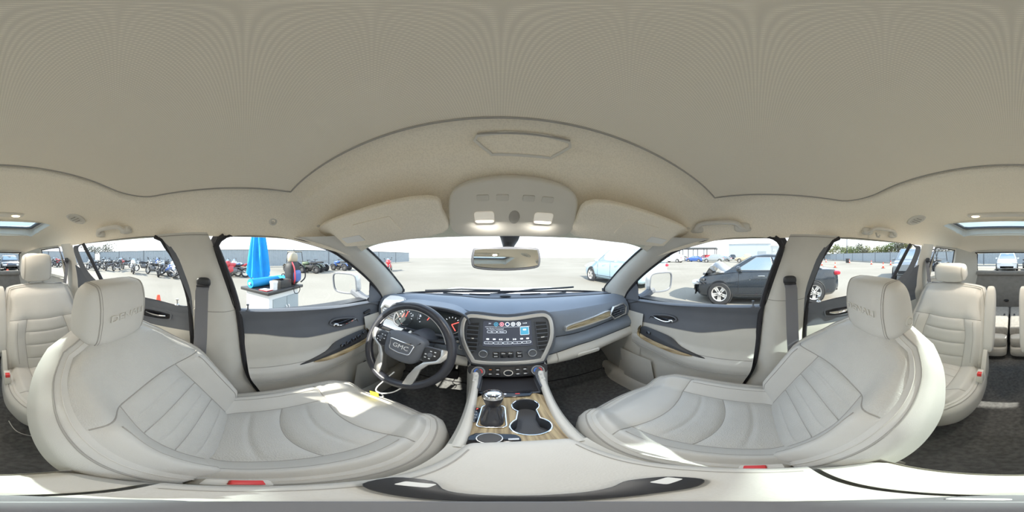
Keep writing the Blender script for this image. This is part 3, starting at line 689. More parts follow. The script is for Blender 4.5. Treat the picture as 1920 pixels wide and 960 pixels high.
    b = MB(); b.tube([M @ (rows[2][i] + nrm[i] * .001) for i in range(n)], .0022, 6, closed=True); b.build('piping', 'seam', root)
    b = MB(); b.tube([M @ (rows[1][i] + nrm[i] * .000 + Vector((0, 0, .001))) for i in range(n)], .0013, 5, closed=True); b.build('stitching', 'stitch', root)
    return top
def headrest(root, c, size, tilt, text=None, button=0, seamx=.78, pos=(.07,), postlen=.10, m='leather'):
    Mh = T(*c) @ RX(tilt)
    def sh(p):
        x, y, z = p
        y += .018 * (x / size[0] * 2) ** 2 * -1 * 0 + .012 * (1 - (2 * x / size[0]) ** 2)
        k = 1 - .16 * sst(-.2, -.5, z / size[2]) ; y = y * (1 - .25 * sst(0, .5, z / size[2]))
        return Vector((x * (1 - .05 * (z / size[2] + .5)), y, z))
    b = MB(); b.ell((0, 0, 0), (size[0] / 2, size[1] / 2, size[2] / 2), .42, .5, 64, 40, Mh, sh)
    h = b.build('headrest', m, root, ang=80)
    def ringpts(fx):
        pw = lambda t, e: math.copysign(abs(t) ** e, t); pts = []
        for k in range(44):
            ph = 2 * PI * k / 44
            # slice of the superellipsoid at x = fx
            cs = max(0, 1 - abs(fx) ** (2 / .5)); 
            yy = pw(math.cos(ph), .45) * cs ** (.5 / 2) * size[1] / 2; zz = pw(math.sin(ph), .45) * size[2] / 2 * max(.2, (1 - abs(fx) ** 5)) ** .21
            pts.append(Mh @ (sh(Vector((fx * size[0] / 2, yy * 1.0, zz)))))
        return pts
    for sg in (-1, 1):
        b = MB(); b.tube(ringpts(seamx * sg), .0018, 6, closed=True); b.build('seam', 'seam', h)
        b = MB(); b.tube(ringpts((seamx - .05) * sg), .0011, 5, closed=True); b.build('stitching', 'seam', h)
    for sg in (-1, 1):
        for px_ in pos:
            b = MB(); b.tube([Mh @ Vector((sg * px_, -.005, -size[2] * .45)), Mh @ Vector((sg * px_, -.005, -size[2] / 2 - postlen))], .006, 10); b.build('post', 'satin', h)
            b = MB(); b.lathe([(.016, -.006), (.016, .002), (.012, .006), (.007, .007)], 16, Mh @ T(sg * px_, -.005, -size[2] / 2 - postlen + .055)); b.build('post_guide', 'beige_plastic', h)
    if text:
        text_part('embossed_lettering', text, .030, Mh @ T(0, size[1] / 2 + .0118, .006) @ RZ(180) @ RX(90) @ SC(1.35, 1, 1), 'beige_light', h, .0012)
    if button:
        Mb = Mh @ T(button * (size[0] / 2 - .001), -.006, -.035) @ RY(90 * button)
        b = MB(); b.lathe([(.0165, -.006), (.0165, .003), (.014, .005), (.0125, .004), (.0115, .001), (.0105, .0015), (.009, .004), (.001, .0045)], 28, Mb); b.build('adjust_button', 'beige_plastic', h)
    return h
def front_seat(s):
    xc = s * .375; side = 'driver' if s < 0 else 'passenger'
    root = thing('front_seat', '%s front leather bucket seat in light grey' % ('driver\'s' if s < 0 else 'passenger\'s') + (' behind the steering wheel' if s < 0 else ' facing the glove box'), 'seat', (xc, .15, .44), 'front bucket seats')
    # cushion
    Mc = T(xc, -.120, .696) @ RX(4)
    pad(root, Mc, scurve([0, .3, .8, 1], [.205, .214, .214, .195]), .525, .13, lambda v: .048 * (1 - .0 * v), lambda v: .60 + .06 * v - .16 * sst(.2, .0, v), [.10, .42, .72],
        lambda v: .010 + .018 * v - .020 * sst(.85, 1, v) + .012 * sst(.2, .0, v), k=.62, kb=.1, puff=.012, names=('insert_panel', 'side_bolster', 'thigh_panel', 'cushion_side'), vcurve=.055)
    # backrest
    an = 33
    Mb = T(xc, -.038, .690) @ RX(90 + an) @ RY(180)
    hwb = scurve([0, .25, .6, .8, 1], [.205, .225, .228, .215, .150])
    pad(root, Mb, hwb, .575, .105, lambda v: .062 * sst(0, .18, v) * (1 - sst(.52, .86, v)), lambda v: .60 - .05 * sst(.35, .62, v) + .02 * sst(.6, .9, v), [.03, .24, .43, .63],
        lambda v: .0 + .022 * math.sin(PI * min(1, v * 1.05)), k=.66, kb=.1, puff=.011, names=('insert_panel', 'side_bolster', 'shoulder_panel', 'backrest_side'), r=.05, vcurve=-.02)
    # back shell and lower shields
    b = MB(); b.ell((0, .25, -.115), (.215, .27, .045), .6, .5, 32, 14, Mb); b.build('back_shell', 'beige_plastic', root)
    for q in (-1, 1):
        b = MB(); b.prism(smooth_poly([(-.16, .50), (.30, .50), (.36, .56), (.30, .625), (0, .635), (-.14, .66), (-.20, .60)], 4), -.014, .014, frame_m((xc + q * .232, 0, 0), (0, 1, 0), (0, 0, 1), (1, 0, 0))); b.build('side_shield', 'beige_plastic', root, bevel=.006)
        b = MB(); b.box((xc + q * .17, .10, .465), (.05, .56, .035)); b.build('seat_rail', 'black_plastic', root, bevel=.004)
        b = MB(); b.box((xc + q * .17, .10, .52), (.03, .40, .09)); b.build('seat_riser', 'black_plastic', root, bevel=.004)
    # recliner knob on the door side
    b = MB(); b.lathe([(.022, 0), (.022, .03), (.016, .038), (.001, .039)], 20, frame_m((xc + s * .235, -.075, .735), (0, 1, 0), (0, 0, 1), (s, 0, 0))); b.build('recliner_knob', 'black_plastic', root)
    hy = -.050 - .545 * math.sin(R(an)); hz = .715 + .545 * math.cos(R(an))
    headrest(root, (xc + s * .005, -.372, 1.232), (.258, .120, .195), -8, 'DENALI', button=(-1 if s > 0 else 0), seamx=.74, postlen=.075)
    b = MB(); b.box((0, 0, 0), (.02, .028, .008), Mb @ T(s * .262, .12, -.05) @ RY(90)); b.build('fabric_tab', 'black_plastic', root)
    return root
for s in (-1, 1): front_seat(s)
def second_seat(s):
    xc = s * .375
    root = thing('captain_chair', 'second row grey leather captain chair behind the %s seat, %s' % ('driver\'s' if s < 0 else 'passenger\'s', 'headrest raised' if s < 0 else 'headrest folded low'), 'seat', (xc, -.65, .48), 'second row captain chairs')
    Mc = T(xc, -.89, .690) @ RX(3)
    pad(root, Mc, scurve([0, .3, .8, 1], [.225, .235, .235, .20]), .46, .15, lambda v: .022, lambda v: .58 + .05 * v, [.08, .36, .64],
        lambda v: .0 - .02 * sst(.85, 1, v), k=.7, kb=.1, puff=.009, names=('insert_panel', 'side_bolster', 'thigh_panel', 'cushion_side'), vcurve=.04, stitch=False, perf=False)
    an = 21
    Mb = T(xc, -.825, .67) @ RX(90 + an) @ RY(180)
    pad(root, Mb, scurve([0, .3, .75, 1], [.225, .232, .222, .205]), .565, .08, lambda v: .030 * sst(0, .2, v) * (1 - sst(.5, .8, v)), lambda v: .60 - .08 * sst(.4, .66, v), [.03, .17, .33, .48, .62],
        lambda v: .012 * math.sin(PI * min(1, v)), k=.22, kb=.05, puff=.008, names=('insert_panel', 'side_bolster', 'shoulder_panel', 'backrest_side'), r=.035, vcurve=.012, perf=False)
    b = MB(); b.ell((0, .28, -.085), (.21, .27, .03), .5, .4, 32, 12, Mb); b.build('back_shell', 'trunk_grey', root)
    # inboard armrest folded up beside the backrest
    b = MB(); b.ell((s * .272, .36, -.01), (.032, .215, .045), .45, .45, 28, 16, Mb); b.build('armrest', 'leather', root)
    # plastic side bracket with buckle
    b = MB(); b.prism(smooth_poly([(-.16, 0), (.02, 0), (.06, .05), (-.03, .09), (-.10, .20), (-.15, .20)], 4), -.012, .012, frame_m((xc - s * .262, -.74, .62), (0, 1, 0), (0, 0, 1), (1, 0, 0))); b.build('side_bracket', 'beige_plastic', root, bevel=.004)
    bk = MB(); bk.box((xc - s * .262, -.715, .735), (.03, .045, .08)); bq = bk.build('buckle', 'beige_light', root, bevel=.006)
    bk = MB(); bk.box((xc - s * .262, -.700, .768), (.02, .022, .022)); bk.build('release_button', 'red_plastic', bq, bevel=.003)
    b = MB(); b.box((xc, -.70, .515), (.36, .30, .07)); b.build('seat_base', 'black_plastic', root, bevel=.01)
    b = MB(); b.box((0, 0, 0), (.09, .02, .045), Mb @ T(-s * .12, .565, -.03) @ RX(90)); b.build('fold_lever', 'dark_trim', root, bevel=.004)
    if s < 0: headrest(root, (xc + .02, -1.075, 1.325), (.215, .105, .185), -6, postlen=.06, pos=(.05,), seamx=.86)
    else: headrest(root, (xc + .02, -1.075, 1.290), (.235, .13, .115), -18, postlen=.07, pos=(.055,), seamx=.86)
    return root
for s in (-1, 1): second_seat(s)
# third row, folded flat
for s in (-1, 1):
    root = thing('third_row_seat', 'folded third row seat half on the %s side, flat grey back up' % ('driver' if s < 0 else 'passenger'), 'seat', (s * .28, -1.5, .48), 'folded third row seats')
    b = MB(); b.box((s * .278, -1.63, .735), (.54, .62, .09)); b.build('seat_back', 'carpet_light', root, bevel=.02, seg=3, label='flat carpeted seat back')
    b = MB(); b.ell((s * .278, -1.35, .665), (.268, .11, .055), .35, .3, 32, 12); b.build('seat_cushion', 'leather', root)
    b = MB(); b.ell((s * .278, -1.33, .565), (.268, .10, .055), .35, .3, 32, 12); b.build('cushion_front', 'leather', root)
    b = MB(); b.box((s * .278, -1.55, .56), (.50, .40, .16)); b.build('seat_base', 'black_plastic', root)
    b = MB(); b.box((s * .05, -1.64, .778), (.018, .06, .012)); b.build('fold_strap', 'black_plastic', root, bevel=.003)
b = MB(); b.box((0, -2.08, .66), (1.25, .34, .05)); b.build('cargo_floor', 'carpet', floor)
# ================================================================ DASHBOARD
dash = thing('dashboard', 'wide dark dashboard with beige lower half below the windshield', 'dashboard', (0, .85, .80))
# cross sections: front face of the dash, as y(x) and z(x)
bow = lambda x: .015 * (abs(x) / .7) ** 2
hoodc = lambda x: math.exp(-((x + .38) / .20) ** 4)              # gauge binnacle hump
def d_edge(x): return Vector((x, .725 + bow(x) + .03 * sst(.30, .62, abs(x)) + .050 * hoodc(x), 1.128 + .022 * hoodc(x) - .018 * sst(.3, .7, x)))
def d_mid(x): return Vector((x, .705 + bow(x) + .03 * sst(.3, .62, abs(x)) + .030 * hoodc(x), .995 + .012 * sst(.2, .7, abs(x))))
def d_low(x): return Vector((x, .680 + bow(x) + .02 * sst(.3, .62, abs(x)), .935 - .03 * sst(.35, .14, abs(x))))
def d_bot(x): return Vector((x, .690 + bow(x) + .02 * sst(.3, .62, abs(x)), .835 + .02 * sst(.2, .6, abs(x))))
def d_back(x): return Vector((x, 1.055 - .125 * (abs(x) / .7) ** 2, 1.152 - .012 * (abs(x) / .7) ** 2))
XA, XB = -.715, .715
def lerp_strip(fa, fb, nx=90, nv=10, bulge=None, x0=XA, x1=XB):
    b = MB()
    def f(u, v):
        x = x0 + (x1 - x0) * u; p = fa(x).lerp(fb(x), v)
        if bulge: p = p + bulge(x, v)
        return p
    b.grid(f, nx, nv); return b
# top pad: a hard rear ledge and a padded front
def d_q(x): return d_edge(x).lerp(d_back(x), .66) + Vector((0, 0, .004))
lerp_strip(d_q, d_back, 90, 8).build('defroster_ledge', 'dark_trim', dash)
lerp_strip(d_edge, d_q, 100, 24, lambda x, v: Vector((0, -.0, .016 * math.sin(PI * v) - .03 * 0))).build('top_pad', 'dash_pad', dash, label='padded dark blue grey dash top')
b = MB(); b.tube([d_q(x) + Vector((0, 0, .003)) for x in np.linspace(-.70, .70, 50)], .0022, 6); b.build('pad_seam', 'black_plastic', dash)
for i, xx in enumerate((-.33, -.16, .16, .33)):
    b = MB(); b.box((0, 0, 0), (.13, .012, .004), T(xx, 1.02 - .1 * (xx / .7) ** 2, 1.156)); b.build('defroster_slot', 'black_plastic', dash)
b = MB(); b.ell((0, .0, 0), (.035, .014, .008), nu=16, nv=8, M=T(.0, .975, 1.155)); b.build('light_sensor', 'black_plastic', dash)
b = MB()
for k in range(5): b.box((.545 + .018 * k, .83 + .004 * k, 1.135 - .001 * k), (.010, .020, .003))
b.build('speaker_slots', 'black_plastic', dash, kind='stuff')
# face: upper dark band, thin seam, beige lower with glove box
lerp_strip(d_mid, d_edge, 100, 14, lambda x, v: Vector((0, -.020 * math.sin(PI * v) ** .7 * sst(.14, .26, abs(x)) * (1 - hoodc(x)), 0))).build('face_band', 'dash_pad', dash)
lerp_strip(d_low, d_mid, 100, 10, lambda x, v: Vector((0, -.022 * math.sin(PI * v) * sst(.14, .26, abs(x)), 0))).build('lower_band', 'dash_pad', dash)
def lowb(x, v): return Vector((0, -.028 * math.sin(PI * v), 0))
lerp_strip(d_bot, d_low, 60, 12, lowb, .165, XB).build('glove_box_panel', 'beige_plastic', dash, label='beige glove box lid')
lerp_strip(d_bot, d_low, 60, 12, lowb, XA, -.165).build('knee_panel', 'beige_plastic', dash, label='beige knee panel under the wheel')
for f0 in (d_mid, d_low):
    b = MB(); b.tube([f0(x) + Vector((0, -.001, 0)) for x in np.linspace(.16, .71, 50)], .0024, 6); b.build('pad_seam', 'black_plastic', dash)
    b = MB(); b.tube([f0(x) + Vector((0, -.001, 0)) for x in np.linspace(-.71, -.16, 50)], .0024, 6); b.build('pad_seam', 'black_plastic', dash)
b = MB(); b.tube([d_bot(.215).lerp(d_low(.215), v) + lowb(0, v) + Vector((0, -.001, 0)) for v in np.linspace(0, 1, 14)], .002, 6); b.build('lid_gap', 'seam', dash)
b = MB(); b.prism(rrect(.12, .024, .010, 4), -.004, .006, frame_m(d_bot(.37).lerp(d_low(.37), .45) + Vector((0, -.030, 0)), (1, .0, .02), (0, -.25, .97), (0, -.97, -.25))); b.build('glove_box_latch', 'beige_light', dash, bevel=.003)
# underside to the firewall
b = MB(); b.grid(lambda u, v: d_bot(-.70 + 1.4 * u).lerp(Vector((-.70 + 1.4 * u, 1.15, .80)), v), 40, 6); b.build('underside', 'carpet', dash)
for s in (-1, 1):
    b = MB(); b.add([d_edge(s * .715), d_mid(s * .715), d_low(s * .715), d_bot(s * .715), Vector((s * .715, 1.05, .83)), d_back(s * .715)], [(0, 1, 2, 3, 4, 5)]); b.build('end_cap', 'dark_trim', dash)
# side air vents in a silver outline, wood strip on the passenger side
def vent(name_root, c, M, w, h, nsl, frame='satin', m='black_plastic', skew=0):
    o1 = [(-w / 2 - .012, 0), (-w / 2 + .02, h / 2), (w / 2 - .02, h / 2), (w / 2 + .004, .006), (w / 2 - .008, -h / 2), (-w / 2 + .016, -h / 2)]
    b = MB(); b.frame(o1, scaled(o1, d=-.009), -.006, .008, M); v = b.build('air_vent', frame, name_root, bevel=.002)
    b = MB(); b.prism(o1, -.016, -.012, M); b.build('vent_back', m, v)
    for k in range(nsl):
        z = -h / 2 + h * (k + .7) / (nsl + .4); ww = w - .03 * abs(z) / h * 2 - .012
        b = MB(); b.box((0, z, -.001), (ww, .0035, .016), M @ T(0, 0, 0)); b.build('slat', 'dark_trim', v)
    b = MB(); b.box((0, 0, .008), (.012, .007, .012), M); b.build('vent_tab', 'chrome', v)
    return v
Mv = frame_m((.615, .726, 1.062), (1, .20, .03), (0, .12, .99), (.2, -.97, .1))
vent(dash, None, Mv, .13, .062, 4)
ws_ = smooth_poly([(-.36, -.012), (-.345, -.024), (-.19, -.022), (-.085, -.018), (-.075, .006), (-.09, .026), (-.2, .018), (-.34, .008)], 4)
def bendM(pts, z): return None
Mw = frame_m((.615, .722, 1.062), (1, .10, .02), (0, .12, .99), (.1, -.97, .1))
b = MB(); b.prism(scaled(ws_, d=.006), -.02, .007, Mw); b.build('wood_trim', 'wood_cross', dash, bevel=.002, label='pale wood strip beside the passenger vent')
b = MB(); b.frame(ws_, scaled(ws_, d=.007), -.02, .009, Mw); b.build('trim_outline', 'satin', dash, bevel=.0015)
Mv = frame_m((-.615, .726, 1.062), (1, -.20, -.03), (0, .12, .99), (-.2, -.97, .1)) @ SC(-1, 1, 1)
vent(dash, None, Mv, .13, .062, 4)
# gauge cluster
cl = MB(); Mg = frame_m((-.375, .722, 1.062), (1, 0, 0), (0, .38, .92), (0, -.92, .38))
co = smooth_poly([(-.175, -.045), (-.10, -.055), (.10, -.055), (.175, -.045), (.185, 0), (.16, .05), (0, .066), (-.16, .05), (-.185, 0)], 4)
cl.prism(co, -.01, .006, Mg); clo = cl.build('gauge_cluster', 'gauge_face', dash, bevel=.003)
b = MB(); b.frame(scaled(co, d=-.012), co, -.02, .014, Mg); b.build('cluster_rim', 'dark_trim', clo, bevel=.004)
def hoodv(u, v):
    a = R(8 + 164 * u); w = .215 + .02 * v; pw = lambda t, e: math.copysign(abs(t) ** e, t)
    z = 1.035 + (.128 - .008 * v) * abs(math.sin(a)) ** .45
    return (-.375 - w * pw(math.cos(a), .8), .672 + .12 * v + .02 * abs(math.cos(a)), z)
b = MB(); b.grid(hoodv, 40, 10); b.build('binnacle_hood', 'dash_pad', dash, ang=60)
b = MB(); b.tube([hoodv(u, 0) for u in np.linspace(0, 1, 40)], .005, 8); b.build('hood_lip', 'dark_trim', dash)
for cx, cy, r_ in ((-.125, 0, .046), (.125, 0, .046), (0, .012, .056)):
    ring = [(cx + r_ * math.cos(R(a)), cy + r_ * math.sin(R(a))) for a in range(150, 395, 12)]
    if cx == 0: ring = [(cx + r_ * math.cos(R(a)), cy + r_ * math.sin(R(a))) for a in range(-20, 205, 12)]
    b = MB(); b.tube([Mg @ Vector((x, y, .007)) for x, y in ring], .0018, 6); b.build('gauge_ring', 'chrome', clo)
    for k in range(10):
        a = R(210 - 24 * k); b = MB(); b.box((r_ * .80, 0, 0), (.007, .0022, .0006), Mg @ T(cx, cy, .0068) @ Matrix.Rotation(a, 4, 'Z')); b.build('scale_mark', 'gauge_white', clo)
for cx, cy, a, l in ((-.125, .0, 75, .034), (-.145, -.004, 70, .024), (.125, 0, 25, .036), (.125, 0, -55, .036), (0, .005, 60, .04)):
    b = MB(); b.box((l / 2, 0, 0), (l, .0038, .001), Mg @ T(cx, cy, .0075) @ RZ(a)); b.build('needle', 'gauge_red', clo)
for i, t_ in enumerate(('20', '40', '60', '80', '100')):
    a = R(170 - 40 * i); text_part('numeral', t_, .011, Mg @ T(.042 * math.cos(a), .012 + .042 * math.sin(a), .0072), 'gauge_white', clo, .0002)
# light switch pod right of the column, stalks
b = MB(); b.prism(rrect(.050, .022, .006, 3), -.01, .004, frame_m((-.195, .695, .985), (1, 0, 0), (0, .1, .99), (0, -.99, .1))); b.build('switch_pod', 'gloss_black', dash, bevel=.002)
b = MB(); b.frame(rrect(.036, .026, .006, 3), rrect(.028, .018, .004, 3), -.008, .006, frame_m((-.192, .692, .955), (1, 0, 0), (0, .1, .99), (0, -.99, .1))); b.build('switch_bezel', 'satin', dash, bevel=.001)
b = MB(); b.lathe([(.007, 0), (.0075, .004), (.005, .006), (.001, .007)], 14, frame_m((-.214, .690, .988), (1, 0, 0), (0, 0, 1), (0, -1, 0))); b.build('knob', 'satin', dash)
b = MB(); b.tube([(-.375, .74, .95), (-.375, .64, .985), (-.375, .575, 1.005)], [(.075, .06), (.065, .055), (.052, .045)], 20); b.build('column_shroud', 'dark_trim', dash)
for s in (-1, 1):
    pts = [(-.375 + s * .05, .61, 1.01), (-.375 + s * .11, .59, 1.03), (-.375 + s * .165, .57, 1.045)]
    b = MB(); b.tube(pts, [.007, .009, .011], 10); b.build('stalk', 'black_plastic', dash)
# lower dash brackets: brake pedal
pd = thing('brake_pedal', 'black rubber brake pedal in the driver footwell', 'pedal', (-.30, .86, .55))
b = MB(); b.box((0, 0, 0), (.11, .018, .06), T(-.31, .86, .60) @ RX(-35)); b.build('pedal_pad', 'rubber', pd, bevel=.006)
b = MB(); b.tube([(-.31, .875, .61), (-.31, .95, .72), (-.31, 1.0, .84)], .01, 8); b.build('pedal_arm', 'black_plastic', pd)
pd = thing('gas_pedal', 'narrow black gas pedal next to the brake', 'pedal', (-.19, .90, .52))
b = MB(); b.box((0, 0, 0), (.05, .015, .13), T(-.19, .90, .56) @ RX(-32)); b.build('pedal_pad', 'rubber', pd, bevel=.005)
b = MB(); b.tube([(-.19, .915, .60), (-.19, .98, .70), (-.19, 1.02, .82)], .008, 8); b.build('pedal_arm', 'black_plastic', pd)
# ================================================================ CENTRE STACK (part of the dashboard)
MS = frame_m((0, .672, 1.005), (1, 0, 0), (0, .30, .954), (0, -.954, .30))         # face of the infotainment panel
so = smooth_poly([(-.125, -.120), (0, -.124), (.125, -.120), (.150, -.095), (.193, .01), (.197, .09), (.175, .126), (.13, .133), (0, .122), (-.13, .133), (-.175, .126), (-.197, .09), (-.193, .01), (-.150, -.095)], 4); so = [(x, y if y > 0 else y * .87) for x, y in so]
b = MB(); b.prism(so, -.06, .004, MS); st = b.build('center_stack', 'dark_trim', dash, bevel=.002, label='infotainment panel with silver surround')
b = MB(); b.frame(so, scaled(so, d=.017), -.02, .017, MS); b.build('silver_surround', 'satin', st, bevel=.005, seg=3)
b = MB(); b.frame(scaled(so, d=-.014), scaled(so, d=.002), -.05, .006, MS); b.build('outer_surround', 'dark_trim', st, bevel=.004)
for s in (-1, 1):
    vo = [(s * .118, .095), (s * .170, .092), (s * .176, .04), (s * .166, -.03), (s * .146, -.06), (s * .124, -.04)]
    b = MB(); b.prism(vo, .003, .006, MS); v = b.build('air_vent', 'black_plastic', st)
    b = MB(); b.frame(vo, scaled(vo, d=.003), .004, .010, MS); b.build('vent_rim', 'dark_trim', v, bevel=.001)
    for k in range(7):
        z = .078 - .020 * k; x0 = .121 + (.004 if z < -.03 else 0); x1 = float(np.interp(z, [-.06, -.03, .04, .092], [.147, .163, .173, .168]))
        b = MB(); b.box((s * (x0 + x1) / 2, z, .009), (x1 - x0, .004, .010), MS @ T(0, 0, 0)); b.build('slat', 'dark_trim', v)
    b = MB(); b.box((s * .146, .020, .016), (.016, .006, .006), MS); b.build('vent_tab', 'chrome', v, bevel=.001)
b = MB(); b.prism(rrect(.205, .122, .006, 3, 0, .043), .002, .008, MS); scr = b.build('screen', 'screen_dark', st, label='lit infotainment screen')
def rect(nm, x, y, w, h, m, z=.0084, p=scr, r=.002): 
    b = MB(); b.prism(rrect(w, h, min(r, w / 2.2, h / 2.2), 2, x, y), z, z + .0004, MS); return b.build(nm, m, p)
def outline(nm, x, y, w, h, m, z=.0084, t=.0012):
    b = MB(); b.frame(rrect(w, h, .003, 2, x, y), rrect(w - 2 * t, h - 2 * t, .002, 2, x, y), z, z + .0005, MS); return b.build(nm, m, scr)
for k, (x, m) in enumerate(((-.048, 'screen_blue'), (-.024, 'screen_red'), (0, 'screen_white'), (.024, 'screen_white'), (.048, 'screen_white'))):
    b = MB(); b.frame([(x + .0095 * math.cos(R(a)), .089 + .0095 * math.sin(R(a))) for a in range(0, 360, 20)], [(x + .0065 * math.cos(R(a)), .089 + .0065 * math.sin(R(a))) for a in range(0, 360, 20)], .0084, .009, MS); b.build('status_icon', m, scr)
    rect('icon_fill', x, .089, .007, .007, m if k != 2 else 'icon_blue')
text_part('screen_text', '79°', .009, MS @ T(-.074, .091, .0086), 'screen_white', scr, .0001)
text_part('screen_text', '14:29', .009, MS @ T(.074, .091, .0086), 'screen_white', scr, .0001)
rect('divider_line', 0, .076, .19, .001, 'screen_white')
text_part('screen_text', 'No Device Connected', .0078, MS @ T(-.088, .067, .0086), 'screen_white', scr, .0001, 'LEFT')
outline('screen_button', -.065, .053, .040, .011, 'screen_white'); outline('screen_button', -.024, .053, .040, .011, 'screen_white')
text_part('screen_text', 'Pair', .006, MS @ T(-.065, .053, .0086), 'screen_white', scr, .0001); text_part('screen_text', 'Phones', .006, MS @ T(-.024, .053, .0086), 'screen_white', scr, .0001)
rect('album_tile', .072, .055, .034, .034, 'screen_blue'); outline('tile_frame', .072, .055, .038, .038, 'screen_white'); rect('cloud_icon', .072, .061, .014, .007, 'screen_white', .0089)
for x in (-.03, .03):
    q = 1 if x > 0 else -1
    b = MB()
    for dx in (-.004, .004): b.prism([(x + dx * 1 - q * .004, .012), (x + dx - q * .004, .022), (x + dx + q * .003, .017)] if q > 0 else [(x + dx + .004, .012), (x + dx - .003, .017), (x + dx + .004, .022)], .0084, .0088, MS)
    b.build('skip_icon', 'screen_white', scr)
for dx in (-.003, .003): rect('pause_bar', dx, .017, .0028, .010, 'screen_white')
for x in (-.082, -.055, .058, .083): rect('menu_icon', x, .018, .012, .007, 'screen_white')
for k in range(5):
    outline('preset_key', -.078 + .039 * k, .000, .037, .011, 'screen_white'); text_part('preset_number', str(k + 1), .007, MS @ T(-.078 + .039 * k, 0, .0086), 'screen_white', scr, .0001)
for x in (-.098, .098):
    b = MB(); b.lathe([(.020, .002), (.020, .010), (.017, .017), (.015, .0175), (.014, .015), (.001, .015)], 28, MS @ T(x, -.054, 0)); kn = b.build('knob', 'dark_trim', st)
    b = MB(); b.tube([MS @ Vector((x + .0165 * math.cos(R(a)), -.054 + .0165 * math.sin(R(a)), .0172)) for a in range(0, 360, 15)], .0016, 6, closed=True); b.build('knob_ring', 'satin', kn)
for k, x in enumerate((-.048, -.018, .010, .046)):
    b = MB(); b.prism(rrect(.026, .030, .003, 2, x, -.060), .003, .007, MS); bt = b.build('radio_button', 'gloss_black', st, bevel=.001)
    rect('button_print', x, -.053, .014, .0035, 'icon_white', .0072, bt, .0005); 
    if k in (0, 3): rect('button_print', x, -.068, .014, .0035, 'icon_white', .0072, bt, .0005)
# climate row below the stack
MC = frame_m((0, .622, .866), (1, 0, 0), (0, .50, .866), (0, -.866, .50))
co2 = smooth_poly([(-.14, .025), (0, .027), (.14, .025), (.155, .0), (.135, -.024), (.06, -.028), (-.06, -.028), (-.135, -.024), (-.155, 0)], 4)
b = MB(); b.prism(co2, -.05, .004, MC); hv = b.build('climate_panel', 'black_plastic', dash, bevel=.003, label='black climate control panel')
for s in (-1, 1):
    b = MB(); b.lathe([(.026, .003), (.026, .012), (.022, .020), (.001, .0205)], 30, MC @ T(s * .112, -.001, 0)); kn = b.build('temperature_knob', 'dark_trim', hv)
    b = MB(); b.tube([MC @ Vector((s * .112 + .0235 * math.cos(R(a)), -.001 + .0235 * math.sin(R(a)), .0185)) for a in range(0, 360, 15)], .0014, 6, closed=True); b.build('knob_ring', 'satin', kn)
    for a0, m in ((105, 'icon_blue'), (-20, 'icon_red')):
        pts = [MC @ Vector((s * .112 + .014 * math.cos(R(a)), -.001 + .014 * math.sin(R(a)), .0208)) for a in range(a0, a0 + 95, 10)]
        b = MB(); b.tube(pts, .0028, 6); b.build('temperature_arc', m, kn)
b = MB(); b.frame([(.018 * math.cos(R(a)), -.006 + .015 * math.sin(R(a))) for a in range(0, 360, 15)], [(.015 * math.cos(R(a)), -.006 + .012 * math.sin(R(a))) for a in range(0, 360, 15)], .003, .009, MC); b.build('fan_ring', 'satin', hv)
b = MB(); b.prism([(.015 * math.cos(R(a)), -.006 + .012 * math.sin(R(a))) for a in range(0, 360, 15)], .003, .007, MC); b.build('fan_switch', 'gloss_black', hv)
for x in (-.068, -.040, .036, .064):
    for y in (.010, -.012):
        b = MB(); b.prism(rrect(.022, .018, .003, 2, x, y), .003, .006, MC); bt = b.build('climate_button', 'gloss_black', hv, bevel=.001)
        b = MB(); b.prism(rrect(.010, .004, .001, 2, x, y), .0062, .0066, MC); b.build('button_print', 'icon_white' if x != -.068 or y < 0 else 'paint_orange', bt)
def cabin_light(name, loc, d, size, watt, col):           # disk light below a cabin lamp; under the map lamps it is added fill
    l = bpy.data.lights.new(name, 'AREA'); l.shape = 'DISK'; l.size = size; l.energy = watt; l.color = col
    o = bpy.data.objects.new(name, l); COL.objects.link(o); o.location = loc; o.rotation_euler = Vector(d).to_track_quat('-Z', 'Y').to_euler()
LAMP_W = 0.90
emit('lens_glow', (1.0, .95, .86), .06)  # faint glow put into the lenses of the unlit map lamps
# ================================================================ STEERING WHEEL
SW = Vector((-.378, .528, 1.010))
sw = thing('steering_wheel', 'black leather steering wheel with silver spokes in front of the gauges', 'steering wheel', tuple(SW))
MW = frame_m(SW, (1, 0, 0), (0, .42, .9075), (0, -.9075, .42)) @ RZ(-4)
b = MB(); rp_ = []
for k in range(72):
    a = 2 * PI * k / 72; rp_.append(MW @ Vector((.184 * math.cos(a), .184 * math.sin(a), 0)))
b.tube(rp_, (.0165, .0150), 14, closed=True) if False else b.tube(rp_, .018, 14, closed=True); b.build('rim', 'black_leather', sw)
b = MB(); b.tube([MW @ Vector((.166 * math.cos(a), .166 * math.sin(a), .004)) for a in np.linspace(R(20), R(160), 40)], .003, 6); b.build('rim_inlay', 'satin', sw)
hub = smooth_poly([(-.078, .050), (0, .060), (.078, .050), (.084, .0), (.070, -.052), (.035, -.068), (-.035, -.068), (-.070, -.052), (-.084, .0)], 5)
b = MB(); n = len(hub)
rows = [(0, -.02), (0, .018), (.004, .026), (.012, .031), (.03, .034), (.05, .035)]
vs = []; fs = []
for dd, z in rows: vs += [MW @ Vector((x, y, z)) for x, y in scaled(hub, d=dd)]
for j in range(len(rows) - 1): fs += [(j * n + i, j * n + (i + 1) % n, (j + 1) * n + (i + 1) % n, (j + 1) * n + i) for i in range(n)]
fs.append(tuple((len(rows) - 1) * n + i for i in range(n))); b.add(vs, fs); hb = b.build('airbag_cover', 'dark_trim', sw, ang=50)
em = smooth_poly([(-.054, .021), (.054, .021), (.048, -.022), (0, -.028), (-.048, -.022)], 5)
